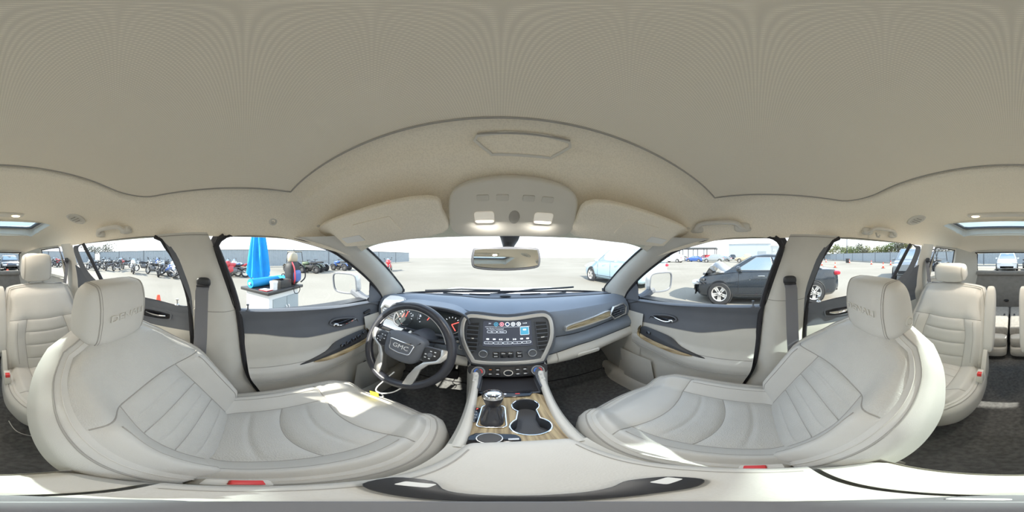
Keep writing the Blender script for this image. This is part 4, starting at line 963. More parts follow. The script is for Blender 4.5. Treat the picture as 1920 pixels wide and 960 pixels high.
em = [(x, y - .002) for x, y in [(-.056, .02), (-.05, .025), (.05, .025), (.056, .02), (.048, -.018), (.04, -.025), (0, -.029), (-.04, -.025), (-.048, -.018)]]
b = MB(); b.frame(em, scaled(em, d=.0045), .033, .0385, MW); b.build('emblem_frame', 'chrome', hb, bevel=.0008)
b = MB(); b.prism(scaled(em, d=.004), .033, .0362, MW); b.build('emblem_plate', 'dark_trim', hb)
text_part('emblem_lettering', 'GMC', .026, MW @ T(0, -.002, .0368) @ SC(1.25, 1, 1), 'bright_silver', hb, .0012)
for s in (-1, 1):
    b = MB(); b.prism([(s * .07, .030), (s * .172, .034), (s * .176, .010), (s * .168, -.016), (s * .11, -.040), (s * .07, -.035)], -.006, .012, MW); b.build('spoke', 'dark_trim', sw, bevel=.004)
    po = smooth_poly([(s * .085, .024), (s * .14, .027), (s * .148, .006), (s * .14, -.014), (s * .100, -.032), (s * .086, -.022)], 4)
    b = MB(); b.prism(po, .010, .017, MW); pdn = b.build('button_pad', 'black_plastic', sw, bevel=.002)
    b = MB(); b.lathe([(.010, .017), (.010, .020), (.004, .021), (.001, .021)], 18, MW @ T(s * .114, 0, 0)); b.build('round_button', 'dark_trim', pdn)
    for dx, dy in ((0, .016), (0, -.016), (.017, 0), (-.017, 0), (.016, .016), (-.016, -.014)):
        b = MB(); b.box((s * .114 + dx, dy, .0175), (.007, .004, .001), MW); b.build('button_print', 'icon_white', pdn)
    # silver trim of the spoke and lower arm
    tr = [(s * .150, .030), (s * .172, .032), (s * .174, .004), (s * .160, -.022), (s * .100, -.052), (s * .066, -.110), (s * .055, -.166), (s * .074, -.160), (s * .082, -.125), (s * .115, -.060)]
    outer = [(s * .148, .034), (s * .173, .034), (s * .175, .0), (s * .158, -.024), (s * .118, -.044), (s * .098, -.075), (s * .094, -.120), (s * .088, -.158), (s * .052, -.168), (s * .058, -.120), (s * .074, -.070), (s * .096, -.040), (s * .140, -.018), (s * .150, .004)]
    b = MB(); b.prism(outer, .004, .016, MW); b.build('spoke_trim', 'satin', sw, bevel=.004)
# white loop of cable and yellow tag hung on the wheel
tg = thing('key_tag', 'yellow paper tag on a white cable loop hanging from the steering wheel', 'tag', (-.42, .40, .76))
lp = smooth_poly([(-.392, .475, .885), (-.412, .455, .845), (-.428, .425, .800), (-.418, .408, .786), (-.395, .412, .783), (-.362, .430, .800), (-.335, .445, .838), (-.318, .465, .860)], 6, False)
b = MB(); b.tube(lp, .0030, 8); b.build('cable_loop', 'white_plastic', tg)
b = MB(); b.prism(rrect(.032, .050, .003, 3), -.0008, .0008, frame_m((-.424, .404, .762), (.9, .35, -.1), (.15, -.25, .95), (-.35, .9, .25))); b.build('tag_card', 'yellow_tag', tg)
b = MB(); b.tube([(-.415, .410, .787), (-.398, .415, .772), (-.394, .418, .755), (-.402, .412, .748)], .003, 8); b.build('clip', 'satin', tg)
# ================================================================ CENTRE CONSOLE
cc = thing('center_console', 'beige center console with wood plate between the front seats', 'console', (0, .25, .45))
hwc = scurve([-.13, 0, .15, .28, .45, .58, .66], [.105, .112, .110, .118, .128, .140, .165])
ztop = scurve([-.13, 0, .20, .28, .40, .52, .60, .66], [.845, .848, .845, .842, .845, .858, .870, .885])
for s in (-1, 1):
    def side(u, v):
        y = -.125 + .785 * u; z0 = .46 + .08 * sst(.45, .7, y); zt = ztop(y); z = z0 + (zt - z0) * v
        return (s * (hwc(y) + .006 * (1 - v) - .012 * sst(.9, 1, v)), y, z)
    b = MB(); b.grid(side, 50, 16); b.build('side_panel', 'beige_plastic', cc)
    def rail(u, v):
        y = .225 + .375 * u; xo = hwc(y) - .012; xi = scurve([.22, .28, .48, .56, .66], [.080, .083, .098, .104, .118])(y)
        return (s * (xo + (xi - xo) * v), y, ztop(y) + .006 * math.sin(PI * v) - .012 * sst(.85, 1, v))
    b = MB(); b.grid(rail, 40, 10); b.build('side_rail', 'beige_light', cc)
    b = MB(); b.prism(rrect(.018, .044, .004, 3), 0, .005, frame_m((s * .116, .565, ztop(.565) + .001), (1, 0, 0), (0, .97, .15), (0, -.15, .97))); q = b.build('heater_switch', 'beige_plastic', cc, bevel=.0015)
    for dy in (-.011, .011):
        b = MB(); b.box((s * .116, .565 + dy, ztop(.565 + dy) + .0068), (.008, .005, .0008)); b.build('button_print', 'text_grey', q)
# wood plate
wp = [(-.083, .235), (-.083, .275), (-.099, .44), (-.097, .478), (-.080, .494), (.080, .494), (.097, .478), (.099, .44), (.083, .275), (.083, .235)]
zp = .834
CUPS = [((.036, .428), .036), ((.032, .325), .043)]
cup = []
(c1_, r1_), (c2_, r2_) = CUPS
for a in range(-50, 231, 14): cup.append((c1_[0] + r1_ * math.cos(R(a)), c1_[1] + r1_ * math.sin(R(a))))
for a in range(130, 411, 14): cup.append((c2_[0] + r2_ * math.cos(R(a)), c2_[1] + r2_ * math.sin(R(a))))
bmw = bmesh.new()
vo = [bmw.verts.new((x, y, zp)) for x, y in wp]; vi = [bmw.verts.new((x, y, zp)) for x, y in cup]
eo = [bmw.edges.new((vo[i], vo[(i + 1) % len(vo)])) for i in range(len(vo))]; ei = [bmw.edges.new((vi[i], vi[(i + 1) % len(vi)])) for i in range(len(vi))]
bmesh.ops.triangle_fill(bmw, use_beauty=True, edges=eo + ei)
bmesh.ops.recalc_face_normals(bmw, faces=bmw.faces)
b = MB(); bmw.verts.index_update(); b.v = [tuple(v.co) for v in bmw.verts]; b.f = [tuple(v.index for v in f.verts) for f in bmw.faces]; bmw.free()
wpo = b.build('wood_plate', 'wood', cc, label='glossy brown wood grain plate')
n = len(cup); b = MB()
b.add([(x, y, zp) for x, y in cup] + [(x * .97 + .001, y, zp - .075) for x, y in cup], [(k, (k + 1) % n, n + (k + 1) % n, n + k) for k in range(n)] + [tuple(range(n, 2 * n))]); b.build('cup_holder', 'dark_trim', cc, label='double cup holder')
b = MB(); b.tube([(x, y, zp + .001) for x, y in cup], .0026, 8, closed=True); b.build('cup_holder_ring', 'chrome', cc)
# shifter
Mq = T(-.048, .375, zp)
b = MB(); b.frame(rrect(.064, .112, .012, 4), rrect(.056, .104, .010, 4), -.002, .005, Mq); b.build('shifter_frame', 'chrome', cc, bevel=.001)
b = MB()
def boot(u, v):
    a = 2 * PI * u; k = 1 - v; pl = 1 + .10 * math.sin(10 * a) * math.sin(PI * v)
    sx = (.027 * k + .012 * v) * pl; sy = (.050 * k + .012 * v) * pl
    pw = lambda t, e: math.copysign(abs(t) ** e, t)
    return (pw(math.cos(a), .6) * sx, pw(math.sin(a), .6) * sy + .022 * v, .060 * v ** .8)
b.grid(boot, 40, 10, cu=True, M=Mq); b.build('shifter_boot', 'black_leather', cc)
Mk = Mq @ T(0, .022, .055) @ RX(-8)
b = MB(); b.lathe([(.013, -.012), (.018, .0), (.022, .016), (.026, .034), (.0275, .046), (.025, .056)], 28, Mk); kb = b.build('shifter_knob', 'black_leather', cc)
b = MB(); b.lathe([(.0282, .044), (.0265, .055), (.020, .062), (.012, .0645), (.001, .065)], 28, Mk); b.build('knob_cap', 'chrome', kb)
b = MB(); b.prism([(-.017, -.012), (.017, -.012), (.011, -.024), (-.011, -.024)], .058, .0615, Mk); b.build('knob_badge', 'gloss_black', kb)
b = MB(); b.prism(rrect(.018, .075, .005, 3, -.091 + .003, .378), zp - .002, zp + .003); gi = b.build('gear_indicator', 'gloss_black', cc, bevel=.001)
for k, t_ in enumerate('PRNDL'):
    text_part('gear_letter', t_, .010, T(-.088, .408 - .015 * k, zp + .0034), 'gauge_red' if k == 0 else 'icon_white', gi, .0002)
# drive mode knob, switch strip, storage tray
b = MB(); b.prism(smooth_poly([(-.082, .245), (-.075, .292), (-.02, .292), (.0, .285), (.004, .262), (-.01, .245)], 4), zp - .002, zp + .004); dk = b.build('mode_panel', 'gloss_black', cc, bevel=.001)
b = MB(); b.lathe([(.024, .003), (.023, .012), (.019, .015), (.001, .015)], 28, T(-.048, .268, zp)); b.build('mode_knob', 'black_plastic', dk)
b = MB(); b.tube([(-.048 + .0215 * math.cos(R(a)), .268 + .0215 * math.sin(R(a)), zp + .014) for a in range(0, 360, 15)], .0015, 6, closed=True); b.build('knob_ring', 'satin', dk)
b = MB(); b.box((-.008, .2685, zp + .0045), (.018, .007, .001)); b.build('button_print', 'icon_white', dk)
b = MB(); b.prism([(-.045, .478), (.058, .478), (.070, .497), (.070, .512), (-.098, .512), (-.098, .497), (-.06, .492)], zp - .003, zp + .006); sb = b.build('switch_strip', 'gloss_black', cc, bevel=.002)
b = MB(); b.ell((-.016, .494, zp + .007), (.005, .005, .001), nu=10, nv=6); b.build('tow_icon', 'icon_white', sb); b = MB(); b.box((.022, .494, zp + .0068), (.014, .005, .001)); b.build('stop_icon', 'icon_red', sb)
b = MB(); b.box((0, .575, .812), (.215, .13, .010)); b.box((-.103, .575, .835), (.010, .13, .05)); b.box((.103, .575, .835), (.010, .13, .05)); b.box((0, .640, .835), (.215, .010, .05)); tr_ = b.build('storage_tray', 'dark_trim', cc, label='open storage tray')
b = MB(); b.box((0, .575, .819), (.19, .11, .004)); b.build('tray_mat', 'rubber', tr_, bevel=.001)
b = MB(); b.lathe([(.011, 0), (.013, .004), (.012, .006), (.009, .003), (.001, .003)], 20, frame_m((-.038, .634, .846), (1, 0, 0), (0, 0, 1), (0, -1, 0))); b.build('power_socket', 'satin', tr_)
b = MB(); b.box((.012, .634, .848), (.032, .004, .018)); b.build('usb_ports', 'gloss_black', tr_, bevel=.002)
# armrest lid
def lidw(y): return scurve([-.05, .02, .12, .20, .24], [.117, .116, .100, .086, .078])(y)
def lid(u, v):
    s = 2 * u - 1; y = -.045 + .280 * v; y += .010 * (1 - s * s) * sst(.6, 1, v)
    e = max(0, (abs(s) - .8) / .2); ev = max(0, (v - .88) / .12)
    z = .898 - .040 * (1 - math.sqrt(max(0, 1 - e ** 2.2))) - .040 * (1 - math.sqrt(max(0, 1 - ev ** 2.2))) * 1
    return (s * lidw(y), y, max(z, .850) + .002 * (1 - s * s))
b = MB(); b.grid(lid, 40, 30); lo = b.build('armrest_lid', 'leather', cc, ang=70, label='padded leather armrest lid')
b = MB(); b.grid(lambda u, v: (lidw(-.045 + .28 * v) * (2 * u - 1) * .98, -.045 + .28 * v, .853), 10, 10); b.build('lid_bottom', 'beige_plastic', lo)
for s in (-.80, .80):
    b = MB(); b.tube([Vector(lid(.5 + s / 2, v)) + Vector((0, 0, .0003)) for v in np.linspace(.03, .86, 24)], .0014, 6); b.build('seam', 'seam', lo)
def rearb(u, v):
    s = 2 * u - 1; y = -.052 - .072 * v
    return (s * (.114 - .012 * v), y, .893 - .05 * max(0, (abs(s) - .8) / .2) ** 2 - .03 * sst(.6, 1, v) ** 2)
b = MB(); b.grid(rearb, 24, 14); b.build('rear_cover', 'beige_plastic', cc)
b = MB(); b.grid(lambda u, v: ((2 * u - 1) * .103, -.124 + .01 * (1 - v), .46 + .41 * v), 10, 10); b.build('rear_panel', 'beige_plastic', cc)
b = MB(); b.grid(lambda u, v: ((2 * u - 1) * .108, -.125 + .36 * v, .846), 10, 10); b.build('inner_deck', 'beige_plastic', cc)
b = MB(); b.box((0, -.130, .80), (.10, .012, .03)); b.build('rear_latch', 'satin', cc, bevel=.003)
# ---------------------------------------------------------------- stand of the camera on the lid
stn = thing('camera_stand', 'flat dark plate with slotted arms lying on the armrest lid', 'stand', (-.03, .02, .905))
def plate(out, slot, m='black_plastic', z=.906):
    b = MB(); b.prism(out, z - .006, z, None); return b
bar = smooth_poly([(-.098, .092), (-.070, .094), (-.050, .066), (-.028, .054), (.0, .056), (.024, .064), (.046, .074), (.072, .062), (.076, .036), (.052, .030), (.02, .036), (-.028, .034), (-.062, .044), (-.098, .062)], 4)
bar = [(x * .93 - .004, y * .93) for x, y in bar]
b = plate(bar, None); b.build('front_bar', 'black_plastic', stn, bevel=.0015)
for p in ((-.072, .073), (.052, .050)):
    b = MB(); b.prism(rrect(.020, .012, .002, 2, *p), .9062, .9066); b.build('slot_plate', 'white_plastic', stn)
rb = smooth_poly([(-.062, -.012), (-.05, -.040), (-.03, -.052), (-.01, -.040), (.0, -.012), (-.03, -.004)], 4)
b = MB(); b.prism(rb, .900, .906); b.build('rear_arm', 'plate_grey', stn, bevel=.0015)
b = MB(); b.lathe([(.032, .900), (.032, .908), (.028, .911), (.001, .911)], 40, T(-.03, 0, 0)); b.build('hub_disc', 'plate_grey', stn)
b = MB(); b.prism(rrect(.016, .006, .002, 2, -.022, -.038), .9062, .9066); b.build('slot_plate', 'white_plastic', stn)
# seat belt buckles beside the console
for s in (-1, 1):
    bk = thing('seat_buckle', 'beige seat belt buckle with red button beside the %s cushion' % ('driver' if s < 0 else 'passenger'), 'buckle', (s * .150, .005, .70), 'front seat buckles')
    b = MB(); b.box((0, 0, 0), (.026, .055, .09), T(s * .142, -.02, .742) @ RX(-20)); q = b.build('buckle_body', 'beige_light', bk, bevel=.006)
    b = MB(); b.box((0, .006, .046), (.018, .026, .006), T(s * .142, -.02, .742) @ RX(-20)); b.build('release_button', 'red_plastic', bk, bevel=.002)
    b = MB(); b.tube([(s * .142, -.005, .70), (s * .145, .02, .60), (s * .150, .03, .52)], (.008, .008, .008), 6); b.build('stalk', 'black_plastic', bk)
# ================================================================ ROOF FITTINGS
for s in (-1, 1):
    v = thing('sun_visor', 'beige sun visor folded up above the %s side of the windshield' % ('driver' if s < 0 else 'passenger'), 'sun visor', (s * .40, .40, 1.49), 'sun visors')
    Mv = frame_m((s * .405, .375, 1.497), (1, -s * .10, -s * .05), (0, .86, -.50), (0, .50, .86))
    vo = smooth_poly([(-.215, -.07), (0, -.08), (.215, -.07), (.235, -.02), (.215, .065), (0, .085), (-.215, .075), (-.235, 0)], 4)
    b = MB(); b.prism(vo, -.010, .010, Mv); q = b.build('visor_panel', 'headliner', v, bevel=.007, seg=3)
    b = MB(); b.prism(rrect(.10, .035, .004, 3, s * .12, .035), -.0112, -.0105, Mv); b.build('warning_label', 'white_plastic', q)
    b = MB(); b.prism(rrect(.15, .075, .006, 3, -s * .02, .0), -.0125, -.0098, Mv); b.build('mirror_cover', 'headliner', q, bevel=.001)
    b = MB(); b.tube([Mv @ Vector((s * .225, -.07, .0)), Mv @ Vector((s * .24, -.075, .03))], .008, 8); b.build('visor_pivot', 'beige_light', v)
rm = thing('rear_view_mirror', 'rear view mirror on its stem at the top of the windshield', 'mirror', (-.01, .48, 1.37))
Mr = frame_m((-.012, .465, 1.395), (1, .10, 0), (.0, .08, 1), (.1, -1, .08))
ro = [(x * .92, y * .92) for x, y in smooth_poly([(-.108, -.018), (-.09, -.034), (0, -.040), (.09, -.034), (.108, -.018), (.106, .020), (.09, .032), (0, .034), (-.09, .032), (-.106, .020)], 4)]
b = MB(); b.prism(ro, -.028, .006, Mr); mh = b.build('mirror_housing', 'dark_trim', rm, bevel=.006, seg=3)
b = MB(); b.prism(scaled(ro, d=.007), .0062, .0072, Mr); b.build('mirror_glass', 'mirror', mh)
b = MB(); b.tube([(-.01, .485, 1.41), (-.005, .515, 1.43), (0, .535, 1.455), (0, .52, 1.485)], [.014, .018, .030, .04], 14); b.build('stem', 'dark_trim', rm)
oc = thing('overhead_console', 'beige overhead console at the roof front edge', 'console', (0, .42, 1.55))
Mo = frame_m((.005, .402, 1.522), (1, 0, 0), (0, .70, -.72), (0, .72, .70))
oo = smooth_poly([(-.155, .075), (0, .085), (.155, .075), (.165, 0), (.13, -.065), (0, -.085), (-.13, -.065), (-.165, 0)], 5)
b = MB(); b.prism(oo, -.012, .020, Mo); q = b.build('console_body', 'beige_light', oc, bevel=.008, seg=3)
for s in (-1, 1):
    b = MB(); b.prism(rrect(.05, .035, .008, 4, s * .075, .02), -.015, -.011, Mo); b.build('map_lamp', 'lens_glow', q, bevel=.002)
    cabin_light('map_fill', Mo @ Vector((s * .075, .02, -.019)), (0, -.35, -1), .045, LAMP_W * .6, (1, .95, .86))  # fill added to brighten the cabin; the map lamps themselves are off
    for k in range(2):
        b = MB(); b.prism(rrect(.028, .016, .003, 3, s * (.03 + .045 * k), -.035), -.015, -.011, Mo); b.build('button', 'beige_plastic', q, bevel=.001)
b = MB(); b.ell((0, .02, -.012), (.014, .020, .004), M=Mo, nu=16, nv=8); b.build('microphone', 'seam', q)
def grab(s, y0, y1, zc, lab, hook=False):
    g = thing('grab_handle', lab, 'handle', (s * .62, (y0 + y1) / 2, zc), 'roof grab handles')
    ym = (y0 + y1) / 2; L = y1 - y0
    xr_ = lambda z: float(np.interp(z, [1.48, 1.52, 1.56, 1.60], [.672, .665, .645, .60]))
    pts = [(s * (xr_(zc - .01) - .002), y0, zc - .012), (s * (xr_(zc) - .026), y0 + .12 * L, zc - .008), (s * (xr_(zc + .01) - .036), y0 + .22 * L, zc + .008), (s * (xr_(zc + .01) - .038), ym, zc + .012), (s * (xr_(zc + .01) - .036), y1 - .22 * L, zc + .008), (s * (xr_(zc) - .026), y1 - .12 * L, zc - .008), (s * (xr_(zc - .01) - .002), y1, zc - .012)]
    b = MB(); sm = smooth_poly(pts, 5, False); b.tube(sm, [(.013, .010)] * len(sm), 10); b.build('grip', 'beige_light', g)
    for yy in (y0 + .03, y1 - .03):
        b = MB(); b.ell((s * (xr_(zc) - .006), yy, zc - .006), (.020, .034, .020), .6, .6, 16, 10); b.build('end_mount', 'beige_light', g)
    if hook:
        b = MB(); b.tube([(s * (xr_(zc) - .02), ym + .05, zc - .012), (s * (xr_(zc) - .03), ym + .05, zc - .035), (s * (xr_(zc) - .045), ym + .05, zc - .038), (s * (xr_(zc) - .052), ym + .05, zc - .026)], .005, 8); b.build('coat_hook', 'beige_plastic', g)
grab(1, .03, .29, 1.528, 'beige grab handle above the passenger front window')
grab(1, -.78, -.52, 1.540, 'beige grab handle with coat hook above the passenger rear window', True)
grab(-1, -.78, -.52, 1.540, 'beige grab handle above the driver side rear window')
pg = thing('roof_plug', 'small round plug in the headliner above the driver window', 'plug', (-.645, .12, 1.535))
b = MB(); b.lathe([(.016, 0), (.015, .004), (.010, .006), (.007, .002), (.001, .002)], 20, frame_m((-.648, .11, 1.535), (0, 1, 0), (.35, 0, .93), (.93, 0, -.35))); b.build('plug_rim', 'beige_plastic', pg); 
b = MB(); b.lathe([(.007, .0015), (.001, .0022)], 16, frame_m((-.648, .11, 1.535), (0, 1, 0), (.35, 0, .93), (.93, 0, -.35))); b.build('plug_centre', 'seam', pg)
for s in (-1, 1):
    rvn = thing('roof_vent', 'round beige roof air vent on the %s side over the second row' % ('driver' if s < 0 else 'passenger'), 'vent', (s * .52, -.84, 1.63), 'round roof vents')
    zc = zroof(.53, -.84, False)
    Mz = frame_m((s * .53, -.84, zc - .001), (.8, 0, s * -.35), (0, 1, 0), (-s * .35, 0, -.8))
    b = MB(); b.lathe([(.062, 0), (.060, .006), (.048, .009), (.044, .004)], 32, Mz); b.build('vent_rim', 'beige_light', rvn)
    b = MB(); b.lathe([(.044, .004), (.030, .008), (.001, .009)], 32, Mz); b.build('vent_disc', 'beige_plastic', rvn)
    for k in (-1, 0, 1):
        b = MB(); b.box((k * .018, 0, .010), (.004, .07 - .02 * abs(k), .004), Mz); b.build('slat', 'seam', rvn)
dl = thing('dome_lamp', 'beige roof lamp bar with two lit amber bulbs before the glass roof', 'lamp', (0, -1.0, 1.66))
b = MB(); zc = zroof(0, -1.0, False); b.prism(rrect(.50, .07, .02, 4, 0, -1.0), zc - .014, zc + .002); q = b.build('lamp_housing', 'beige_light', dl, bevel=.005)
for x in (-.20, .20):
    b = MB(); b.ell((x, -1.0, zc - .014), (.026, .018, .006), nu=20, nv=8); b.build('lamp_bulb', 'lamp_lit', q)
    cabin_light('dome_light', (x, -1.0, zc - .024), (0, 0, -1), .05, LAMP_W * .8, (1, .90, .76))
for x in (-.12, .10):
    cl_ = thing('ceiling_clip', 'small white clip in the headliner behind the glass roof, %s one' % ('driver side' if x < 0 else 'passenger side'), 'clip', (x, -1.9, 1.60), 'clips behind the glass roof')
    b = MB(); b.ell((x, -1.9, zroof(x, -1.9, False) - .002), (.02, .008, .004), nu=12, nv=6); b.build('clip_button', 'white_plastic', cl_)
# ================================================================ SEAT BELTS, MIRRORS, ODDMENTS
def belt(lab, pts, w, s, anchor=True, tongue=None, group='front seat belts', normal=None):
    t = thing('seat_belt', lab, 'seat belt', pts[-1], group)
    b = MB(); n = len(pts); vs = []
    for x, y, z in pts:
        for q in (-1, 1): vs.append((x, y + q * w / 2, z))
    vs += [(x + s * .003, y, z) for x, y, z in vs]
    m = 2 * n; fs = []
    for i in range(n - 1):
        a, c, d_, e_ = 2 * i, 2 * i + 1, 2 * i + 3, 2 * i + 2
        fs += [(a, c, d_, e_), (a + m, e_ + m, d_ + m, c + m), (a, e_, e_ + m, a + m), (c, c + m, d_ + m, d_)]
    b.add(vs, fs); b.build('webbing', 'belt', t)
    if anchor:
        x, y, z = pts[0]
        b = MB(); b.ell((x - s * .006, y, z + .005), (.010, w * .55, .020), .7, .7, 20, 12); b.build('belt_anchor', 'black_plastic', t)
        b = MB(); b.box((x - s * .018, y, z - .008), (.006, w * .95, .008)); b.build('anchor_slot', 'rubber', t, bevel=.001)
    if tongue:
        x, y, z = tongue
        b = MB(); b.box((x - s * .008, y, z), (.014, .066, .026)); q = b.build('tongue_grip', 'white_plastic', t, bevel=.005)
        b = MB(); b.frame(rrect(.030, .030, .004, 2, 0, -.026), rrect(.016, .014, .002, 2, 0, -.024), -.0015, .0015, frame_m((x - s * .008, y, z), (0, 1, 0), (0, 0, 1), (1, 0, 0))); b.build('latch_plate', 'white_plastic', t)
    return t
for s in (-1, 1):
    yy = -.148 if s > 0 else -.165
    belt('grey seat belt on the pillar by the %s window%s' % (('driver', '') if s < 0 else ('passenger', ', white tongue hanging')), [(s * .648, yy + .008, 1.292), (s * .646, yy, 1.26), (s * .640, yy - .004, 1.05), (s * .628, yy - .010, .86), (s * .618, yy - .02, .60)], .052, s, True, (s * .620, yy - .006, .915) if s > 0 else None)
    belt('grey rear seat belt on the %s side rear pillar' % ('driver' if s < 0 else 'passenger'), [(s * .655, -1.19, 1.36), (s * .652, -1.19, 1.33), (s * .64, -1.20, 1.20), (s * .63, -1.22, 1.0)], .05, s, True, None, 'rear seat belts')
    # outside mirrors
    mr = thing('door_mirror', 'silver door mirror outside the %s window' % ('driver' if s < 0 else 'passenger'), 'mirror', (s * .93, .66, 1.12), 'door mirrors')
    Mm = frame_m((s * .955, .655, 1.212), (1, -s * .30, 0), (0, -.05, 1), (-s * .30, -1, -.05))
    mo = smooth_poly([(-.095, -.06), (0, -.078), (.085, -.066), (.105, 0), (.092, .062), (0, .072), (-.09, .062), (-.105, 0)], 4)
    mo = [(x * s, y) for x, y in mo]
    b = MB(); n = len(mo); rows = [(0, .01), (-.004, -.01), (.004, -.05), (.03, -.085), (.055, -.095)]; vs = []; fs = []
    for dd, z in rows: vs += [Mm @ Vector((x, y, z)) for x, y in scaled(mo, d=dd)]
    for j in range(len(rows) - 1): fs += [(j * n + i, j * n + (i + 1) % n, (j + 1) * n + (i + 1) % n, (j + 1) * n + i) for i in range(n)]
    fs.append(tuple((len(rows) - 1) * n + i for i in range(n))); b.add(vs, fs); b.build('mirror_housing', 'car_paint', mr, ang=50)
    b = MB(); b.frame(mo, scaled(mo, d=.010), -.004, .012, Mm); b.build('mirror_rim', 'dark_trim', mr, bevel=.003)
    b = MB(); b.prism(scaled(mo, d=.009), .002, .005, Mm); b.build('mirror_glass', 'mirror', mr)
    b = MB(); b.tube([(s * .90, .69, 1.16), (s * .82, .70, 1.125), (s * .76, .70, 1.115)], [(.03, .03), (.028, .028), (.026, .026)], 10); b.build('mirror_arm', 'dark_trim', mr)
for s in (-1, 1):
    fm = thing('floor_mat', 'dark floor mat in the %s footwell' % ('driver' if s < 0 else 'passenger'), 'mat', (s * .40, .62, .43), 'front floor mats')
    def mt(u, v): y = .40 + .50 * v; return (s * (.17 + .46 * u), y, fl(.5, (y + 2.25) / 3.4)[2] + .012 - .05 * 0 if False else .432 + .22 * sst(.80, 1.1, y))
    b = MB(); b.grid(mt, 12, 16); b.build('mat_carpet', 'carpet', fm)
    ring = [mt(u, 0) for u in np.linspace(0, 1, 12)] + [mt(1, v) for v in np.linspace(0, 1, 12)][1:] + [mt(u, 1) for u in np.linspace(1, 0, 12)][1:] + [mt(0, v) for v in np.linspace(1, 0, 12)][1:-1]
    b = MB(); b.tube(ring, .004, 6, closed=True); b.build('mat_binding', 'rubber', fm)
ts = thing('tissue', 'crumpled pale blue tissue in the passenger door pocket', 'tissue', (.63, .21, .56))
random.seed(3)
b = MB(); b.ell((.625, .215, .575), (.018, .032, .022), nu=16, nv=10, fn=lambda p: p + Vector((random.uniform(-.004, .004), random.uniform(-.006, .006), random.uniform(-.006, .006)))); b.build('paper', 'tissue', ts, ang=10)
wr = thing('loose_wire', 'thin white wire end lying on the floor by the driver side captain chair', 'wire', (-.17, -.55, .43))
b = MB(); b.tube(smooth_poly([(-.10, -.56, .50), (-.12, -.50, .455), (-.17, -.46, .435), (-.22, -.45, .44)], 5, False), .0018, 6); b.build('wire_strand', 'white_plastic', wr)
# ================================================================ OUTDOORS: the lot
b = MB(); b.grid(lambda u, v: (-120 + 240 * u, -120 + 240 * v, 0), 13, 13); gnd = b.build('ground', 'concrete', None, kind='structure'); gnd['label'] = 'pale concrete lot around the car'
def fence(name, lab, a, c, h, step, m, posts='fence_post', ribs=22):
    A, C_ = Vector(a), Vector(c); L = (C_ - A).length; n = int(L / step); d = (C_ - A) / n; nrm = Vector((-d.y, d.x, 0)).normalized()
    f = thing(name, lab, 'fence', ((A + C_) / 2)[:], kind=None, world=False); f.location = A
    proto = None; pp = None
    for i in range(n):
        if proto is None:
            b = MB(); vs = []; fs = []; k = ribs * 2
            for j in range(k + 1):
                o = nrm * (.03 if j % 2 else -.03) + d * (j / k); vs += [(o.x, o.y, .12), (o.x, o.y, h)]
            b.add(vs, [(2 * j, 2 * j + 2, 2 * j + 3, 2 * j + 1) for j in range(k)]); proto = b.build('fence_panel', m, f, ang=20)
            b = MB(); b.box((0, 0, h / 2 + .05), (.09, .09, h + .1)); pp = b.build('fence_post', posts, f)
            b = MB(); q = d + Vector((0, 0, 0)); b.add([(-nrm.x * .05, -nrm.y * .05, h), (nrm.x * .05, nrm.y * .05, h), (q.x + nrm.x * .05, q.y + nrm.y * .05, h), (q.x - nrm.x * .05, q.y - nrm.y * .05, h), (-nrm.x * .05, -nrm.y * .05, h + .06), (nrm.x * .05, nrm.y * .05, h + .06), (q.x + nrm.x * .05, q.y + nrm.y * .05, h + .06), (q.x - nrm.x * .05, q.y - nrm.y * .05, h + .06)], [(0, 1, 2, 3), (7, 6, 5, 4), (0, 4, 5, 1), (1, 5, 6, 2), (2, 6, 7, 3), (3, 7, 4, 0)]); rl = b.build('fence_rail', posts, f)
        else:
            for o in (proto, pp, rl):
                q = o.copy(); COL.objects.link(q); q.parent = f; q.location = d * i
    return f
fence('metal_fence', 'grey corrugated metal fence far behind the car, dark posts', (-19.5, -25.5, 0), (76.5, -25.5, 0), 2.15, 4.8, 'fence_metal')
fence('metal_fence', 'pale corrugated metal fence behind the motorcycles left of the car', (-20.5, -25.0, 0), (-20.5, 32.6, 0), 2.15, 4.8, 'fence_metal')
# ---------------------------------------------------------------- traffic cones
def cone():
    t = thing('traffic_cone', 'x', 'cone', (0, 0, 0), 'traffic cones on the lot')
    b = MB(); b.prism(rrect(.36, .36, .05, 3), 0, .035); b.build('cone_base', 'dull_black', t, bevel=.008)
    b = MB(); b.lathe([(.135, .035), (.095, .26)], 20); b.build('cone_body', 'cone_orange', t); b = MB(); b.lathe([(.07, .44), (.028, .70), (.02, .71)], 20); b.build('cone_tip', 'cone_orange', t)
    b = MB(); b.lathe([(.096, .258), (.069, .442)], 20); b.build('cone_band', 'cone_white', t)
    return t
c0 = cone(); used = False
def gp(px, r):                                            # bearing seen in the panorama and distance -> place on the lot
    a = R((px - 960) / 1920 * 360 + 4.1); return (-.03 + r * math.sin(a), r * math.cos(a), 0)
for px, r, lab in ((1566, 19.4, 'orange traffic cone just behind the black sedan, on the lot'), (1656, 18.6, 'nearest orange traffic cone in front of the grey pickup truck'), (1634, 26.7, 'orange traffic cone in mid lot, in line with the gap between trees'),
                   (1670, 25, 'orange traffic cone beside the window divider, before the fence'), (1541, 23.7, 'orange traffic cone beyond the black sedan trunk'), (1593, 33, 'far orange traffic cone beside a dark box'), (1549, 37, 'farthest orange traffic cone near the fence'),
                   (297, 2.85, 'near orange traffic cone under the driver side rear window'), (14, 14.5, 'orange traffic cone seen through the rear window')):
    c = c0 if not used else copy_tree(c0); used = True
    c.location = gp(px, r); c['label'] = lab
bx = thing('utility_box', 'small dark box standing beside a far traffic cone', 'box', gp(1590, 33.3), world=False); bx.location = gp(1589.5, 33.6)
